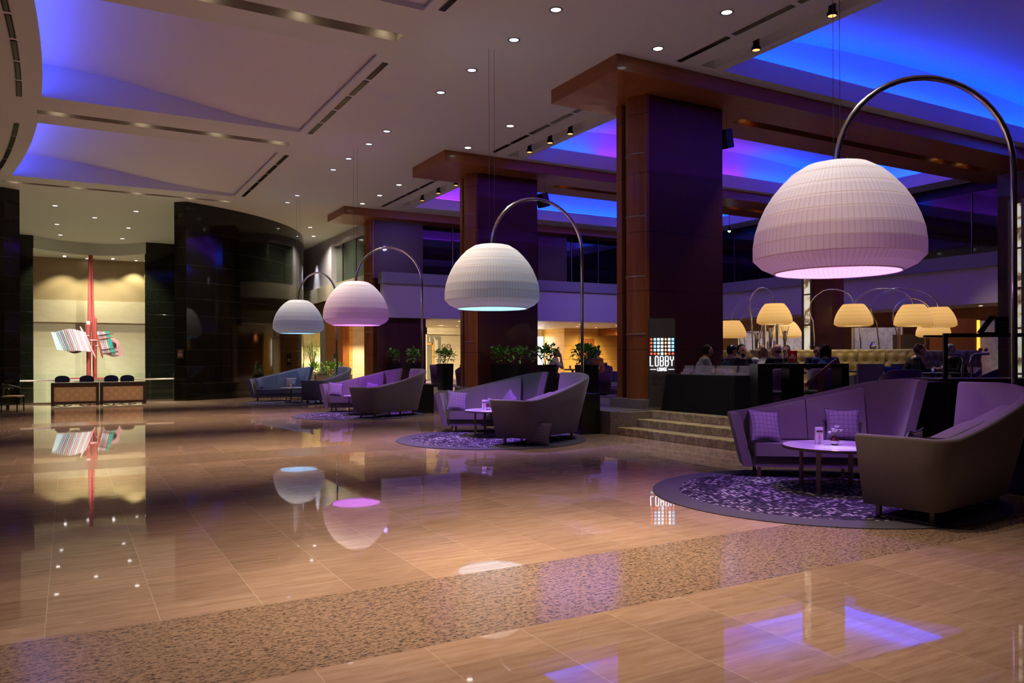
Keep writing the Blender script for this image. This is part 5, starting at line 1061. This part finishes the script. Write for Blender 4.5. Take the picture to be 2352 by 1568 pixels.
def person(x, y, rz, label, shirt, hair, skin='skin', hairkind='short', arm=('table', 'table'), lean=0, turn=0, seat=.46, sleeves='short', extra=None, hc=1.0):
    t = thing('person', label, 'person', (x, y, FZ+seat-.46), R(rz), 'people seated in the lounge')
    S0 = Vector((0, .02, .54)); CH = Vector((0, -.03+lean*-.10, .86)); NK = Vector((0, -.04+lean*-.16, 1.04)); HD = Vector((0, -.075+lean*-.22, 1.185))
    sh = {s: Vector((s*.185, -.03+lean*-.14, .985)) for s in (-1, 1)}
    A = {}
    for s, k in ((-1, arm[0]), (1, arm[1])):
        if k == 'table': el = sh[s]+Vector((s*.07, -.12, -.25)); hd = Vector((s*.12, -.44+lean*-.1, .78))
        elif k == 'chin': el = sh[s]+Vector((s*.05, -.22, -.22)); hd = Vector((s*.04, -.20+lean*-.2, 1.05))
        elif k == 'side': el = sh[s]+Vector((s*.08, .02, -.28)); hd = Vector((s*.20, -.24, .62))
        else: el = sh[s]+Vector((s*.10, -.10, -.26)); hd = Vector((s*-.02, -.30, .66))
        A[s] = (el, hd)
    b = MB()
    cap_(b, S0, CH, .135, .145, 1.18); cap_(b, CH, NK-Vector((0, 0, .05)), .145, .10, 1.35); cap_(b, NK-Vector((0, 0, .06)), NK+Vector((0, -.01, .07)), .052, .05)
    for s in (-1, 1):
        cap_(b, NK+Vector((s*.05, .0, -.06)), sh[s], .055, .058); el, hd = A[s]; cap_(b, sh[s], el, .052, .040); cap_(b, el, hd, .040, .026)
        dn = (hd-el).normalized(); sd = Vector((s, 0, 0)); sd = (sd-dn*sd.dot(dn)).normalized(); nn = dn.cross(sd).normalized(); nn = -nn if nn.z > 0 else nn
        cap_(b, hd, hd+dn*.07, .026, .034, 1.0)
        for k in range(4):
            L_ = (.034, .042, .038, .028)[k]; base = hd+dn*.085+sd*(.024-.016*k); cap_(b, base, base+dn*L_+nn*.010, .0095, .0085, 1, 8); cap_(b, base+dn*L_+nn*.010, base+dn*L_*1.6+nn*.035, .0085, .0075, 1, 8)
        cap_(b, hd+dn*.03-sd*.02, hd+dn*.065-sd*.052, .012, .0095, 1, 8)
        cap_(b, (s*.09, .0, .52), (s*.13, -.44, .50), .088, .062); cap_(b, (s*.13, -.44, .49), (s*.13, -.42, .09), .060, .038); cap_(b, (s*.13, -.40, .05), (s*.14, -.58, .04), .040, .032)
    Mh = Matrix.Translation(HD) @ Matrix.Rotation(R(turn), 4, 'Z') @ Matrix.Rotation(R(8*lean), 4, 'X')
    head = MB(); head.ball((0, .012, .025), .092, 12, (.83, 1.05, 1.05)); head.ball((0, -.035, -.045), .062, 10, (.86, .95, 1.02)); head.ball((0, -.075, -.088), .026, 8, (1.1, .8, .8))
    cap_(head, (0, -.095, .018), (0, -.118, -.022), .010, .015, 1, 8); head.ball((0, -.098, -.058), .018, 6, (1.4, .6, .7))
    for s in (-1, 1): head.ball((s*.080, .01, -.010), .026, 8, (.35, .7, 1.15)); head.ball((s*.034, -.083, .028), .018, 6, (1.3, .5, .6))
    head.xform(Mh); b.v, off = b.v+head.v, len(b.v); b.f += [tuple(i+off for i in f) for f in head.f]; b.mi += head.mi; b.sm += head.sm
    bo = b.build('body', skin, t); remesh(bo, .0085, 3)
    e = MB()
    for s in (-1, 1): e.ball((s*.033, -.090, .012), .0095, 6, (1.3, .7, .8))
    e.xform(Mh); e.build('eyes', 'hair_k', t); e = MB(); e.ball((0, -.1085, -.056), .015, 6, (1.35, .35, .28)); e.xform(Mh); e.build('mouth', 'darkred', t)
    # clothing
    b = MB(); g = .014; cap_(b, S0-Vector((0, 0, .04)), CH, .135+g, .145+g, 1.20); cap_(b, CH, NK-Vector((0, 0, .06)), .145+g, .09+g, 1.38)
    for s in (-1, 1):
        cap_(b, NK+Vector((s*.07, 0, -.075)), sh[s], .05+g, .058+g); el, hd = A[s]; f = 1 if sleeves == 'long' else .62; cap_(b, sh[s], sh[s].lerp(el, f), .054+g, .046+g)
        if sleeves == 'long': cap_(b, el, el.lerp(hd, .88), .044+g, .032+g)
    so = b.build('jacket' if sleeves == 'long' else 'shirt', shirt, t); remesh(so, .011, 5)
    b = MB()
    for s in (-1, 1): cap_(b, (s*.09, .0, .52), (s*.13, -.44, .50), .10, .072); cap_(b, (s*.13, -.44, .49), (s*.13, -.42, .12), .070, .055)
    to = b.build('trousers', 'cl_k', t); remesh(to, .013, 4); b = MB()
    for s in (-1, 1): cap_(b, (s*.13, -.39, .045), (s*.14, -.60, .04), .045, .038)
    b.build('shoes', 'black', t)
    # hair
    b = MB()
    if hairkind != 'bald':
        b.ball((0, .026, .040), .096, 12, (.86, 1.0, 1.03)); b.ball((0, .05, .0), .085, 10, (.88, .85, 1.0))
        cut = MB()
        if hairkind == 'curly':
            for k in range(26):
                a = k*2.4; zz = .10-.12*k/26; r_ = .06+.03*(k/26); b.ball((r_*cos(a), .02+r_*sin(a) if sin(a) > -.3 else -.02+r_*sin(a)*.8, zz+.02), .03, 5)
        if hairkind in ('long', 'wavy'):
            for s in (-.07, -.03, .03, .07): cap_(b, (s, .055, .0), (s*1.15, .085, -.26), .045, .028)
            for s in (-1, 1): cap_(b, (s*.078, .01, .01), (s*.092, .03, -.2), .026, .02)
        if hairkind == 'bun': b.ball((0, .115, .03), .038, 8)
        b.v = [(x_, y_, z_) if not (y_ < -.02 and z_ < .07) else (x_*.8, -.015, z_) for x_, y_, z_ in b.v]
    else:
        b.ball((0, .05, -.025), .075, 10, (1.06, .75, .5))
    b.xform(Mh); ho = b.build('hair', hair, t); remesh(ho, .009, 2)
    if extra == 'cap': b = MB(); b.ball((0, .015, .062), .103, 12, (.88, 1.02, .72)); b.box(-.06, .06, -.18, -.06, .055, .068); b.xform(Mh); b.build('cap', 'black', t)
    if extra == 'beard': b = MB(); b.ball((0, -.052, -.082), .050, 8, (1.05, .85, .75)); b.xform(Mh); b.build('beard', hair, t)
    if extra in ('glasses', 'blazer'): 
        b = MB()
        for s in (-1, 1): b.tube([(s*.035+.022*cos(a), -.108, .012+.016*sin(a)) for a in [R(30*k) for k in range(13)]], .002, 4)
        b.tube([(-.013, -.109, .015), (.013, -.109, .015)], .002, 4); b.xform(Mh); b.build('glasses', 'black', t)
    if extra == 'blazer': b = MB(); cap_(b, CH+Vector((0, -.15, -.03)), NK+Vector((0, -.065, -.03)), .035, .045, 1.1); o = b.build('white_blouse', 'cl_w', t)
    return t
def seatp(x, y, rz, label, m='purple'): return tub_chair((x, y), R(rz), m, label, 'chairs under the guests')
# rz: 0 faces -Y (towards the viewer's side); the viewing direction is about -30 degrees
P_ = [
 (11.32, 12.15, 60, 'smiling dark haired man in a grey shirt in profile beside the black draped table', 'cl_g', 'hair_k', 'skin_d', 'short', ('lap', 'table'), .4, 15, None, 'short'),
 (12.15, 12.25, 75, 'man in a black cap in profile at the right edge of the front column', 'cl_n', 'hair_k', 'skin', 'short', ('lap', 'lap'), .3, 0, 'cap', 'long'),
 (11.88, 11.6, -10, 'bearded dark haired man in a black T shirt facing forward', 'cl_k', 'hair_k', 'skin', 'short', ('lap', 'table'), .0, 0, 'beard', 'short'),
 (13.1, 12.1, 160, 'blonde woman seen from behind between the bearded man and the bald man', 'cl_w', 'hair_bl', 'skin', 'wavy', ('table', 'table'), .1, 0, None, 'short'),
 (12.45, 11.1, 165, 'bald man in a dark shirt seen from behind', 'cl_k', 'hair_b', 'skin', 'bald', ('table', 'lap'), .1, 20, None, 'long'),
 (13.75, 12.1, -30, 'reddish haired person in green left of the red coffee sign', 'cl_gn', 'hair_b', 'skin', 'short', ('chin', 'table'), .2, -20, None, 'short'),
 (13.4, 10.75, 120, 'woman with long dark hair and blue top just right of the red coffee sign', 'cl_b', 'hair_k', 'skin_d', 'long', ('table', 'table'), .1, 0, None, 'short'),
 (14.55, 11.9, -40, 'man in a navy T shirt sitting against the gold banquette', 'cl_n', 'hair_k', 'skin_d', 'short', ('lap', 'table'), 0, 0, None, 'short'),
 (15.4, 10.3, 50, 'curly haired woman with glasses, black blazer and white blouse in profile', 'cl_k', 'hair_b', 'skin', 'curly', ('table', 'table'), .8, 0, 'blazer', 'long'),
 (16.6, 9.85, -110, 'grey haired man in a dark jacket bending over the table at the bar screen', 'cl_k', 'hair_g', 'skin', 'short', ('table', 'table'), 1.0, 0, None, 'long'),
 (12.35, 19.45, 60, 'dark haired man in a white shirt with hands raised, behind the planters', 'cl_w', 'hair_k', 'skin_d', 'short', ('chin', 'chin'), .3, 0, None, 'short'),
 (13.4, 18.95, 150, 'woman with long light brown hair seen from behind, left of the woman with dark bun', 'cl_g', 'hair_b', 'skin', 'long', ('table', 'table'), 0, 0, None, 'short'),
 (13.1, 18.1, -100, 'woman with dark bun and sleeveless top in profile left of the front column', 'cl_o', 'hair_k', 'skin', 'bun', ('lap', 'table'), .2, 0, None, 'short'),
]
for p in P_:
    person(p[0], p[1], p[2], p[3], p[4], p[5], p[6], p[7], p[8], p[9], p[10], sleeves=p[12], extra=p[11])
for i in (0, 1, 2, 4, 6, 8, 9, 10, 11, 12, 3, 5):
    p = P_[i]; seatp(p[0]+.0, p[1]+.0, p[2], 'tub chair of the %s' % ' '.join(p[3].replace(',', '').split()[:12]))
ped_table((11.25, 11.2), fa, .42, .42, 'small dark table among the men behind the acrylic holders', 'darkwood'); ped_table((13.25, 11.5), fa, .7, .6, 'small dark table behind the red coffee sign', 'darkwood')
bpy.context.view_layer.update()
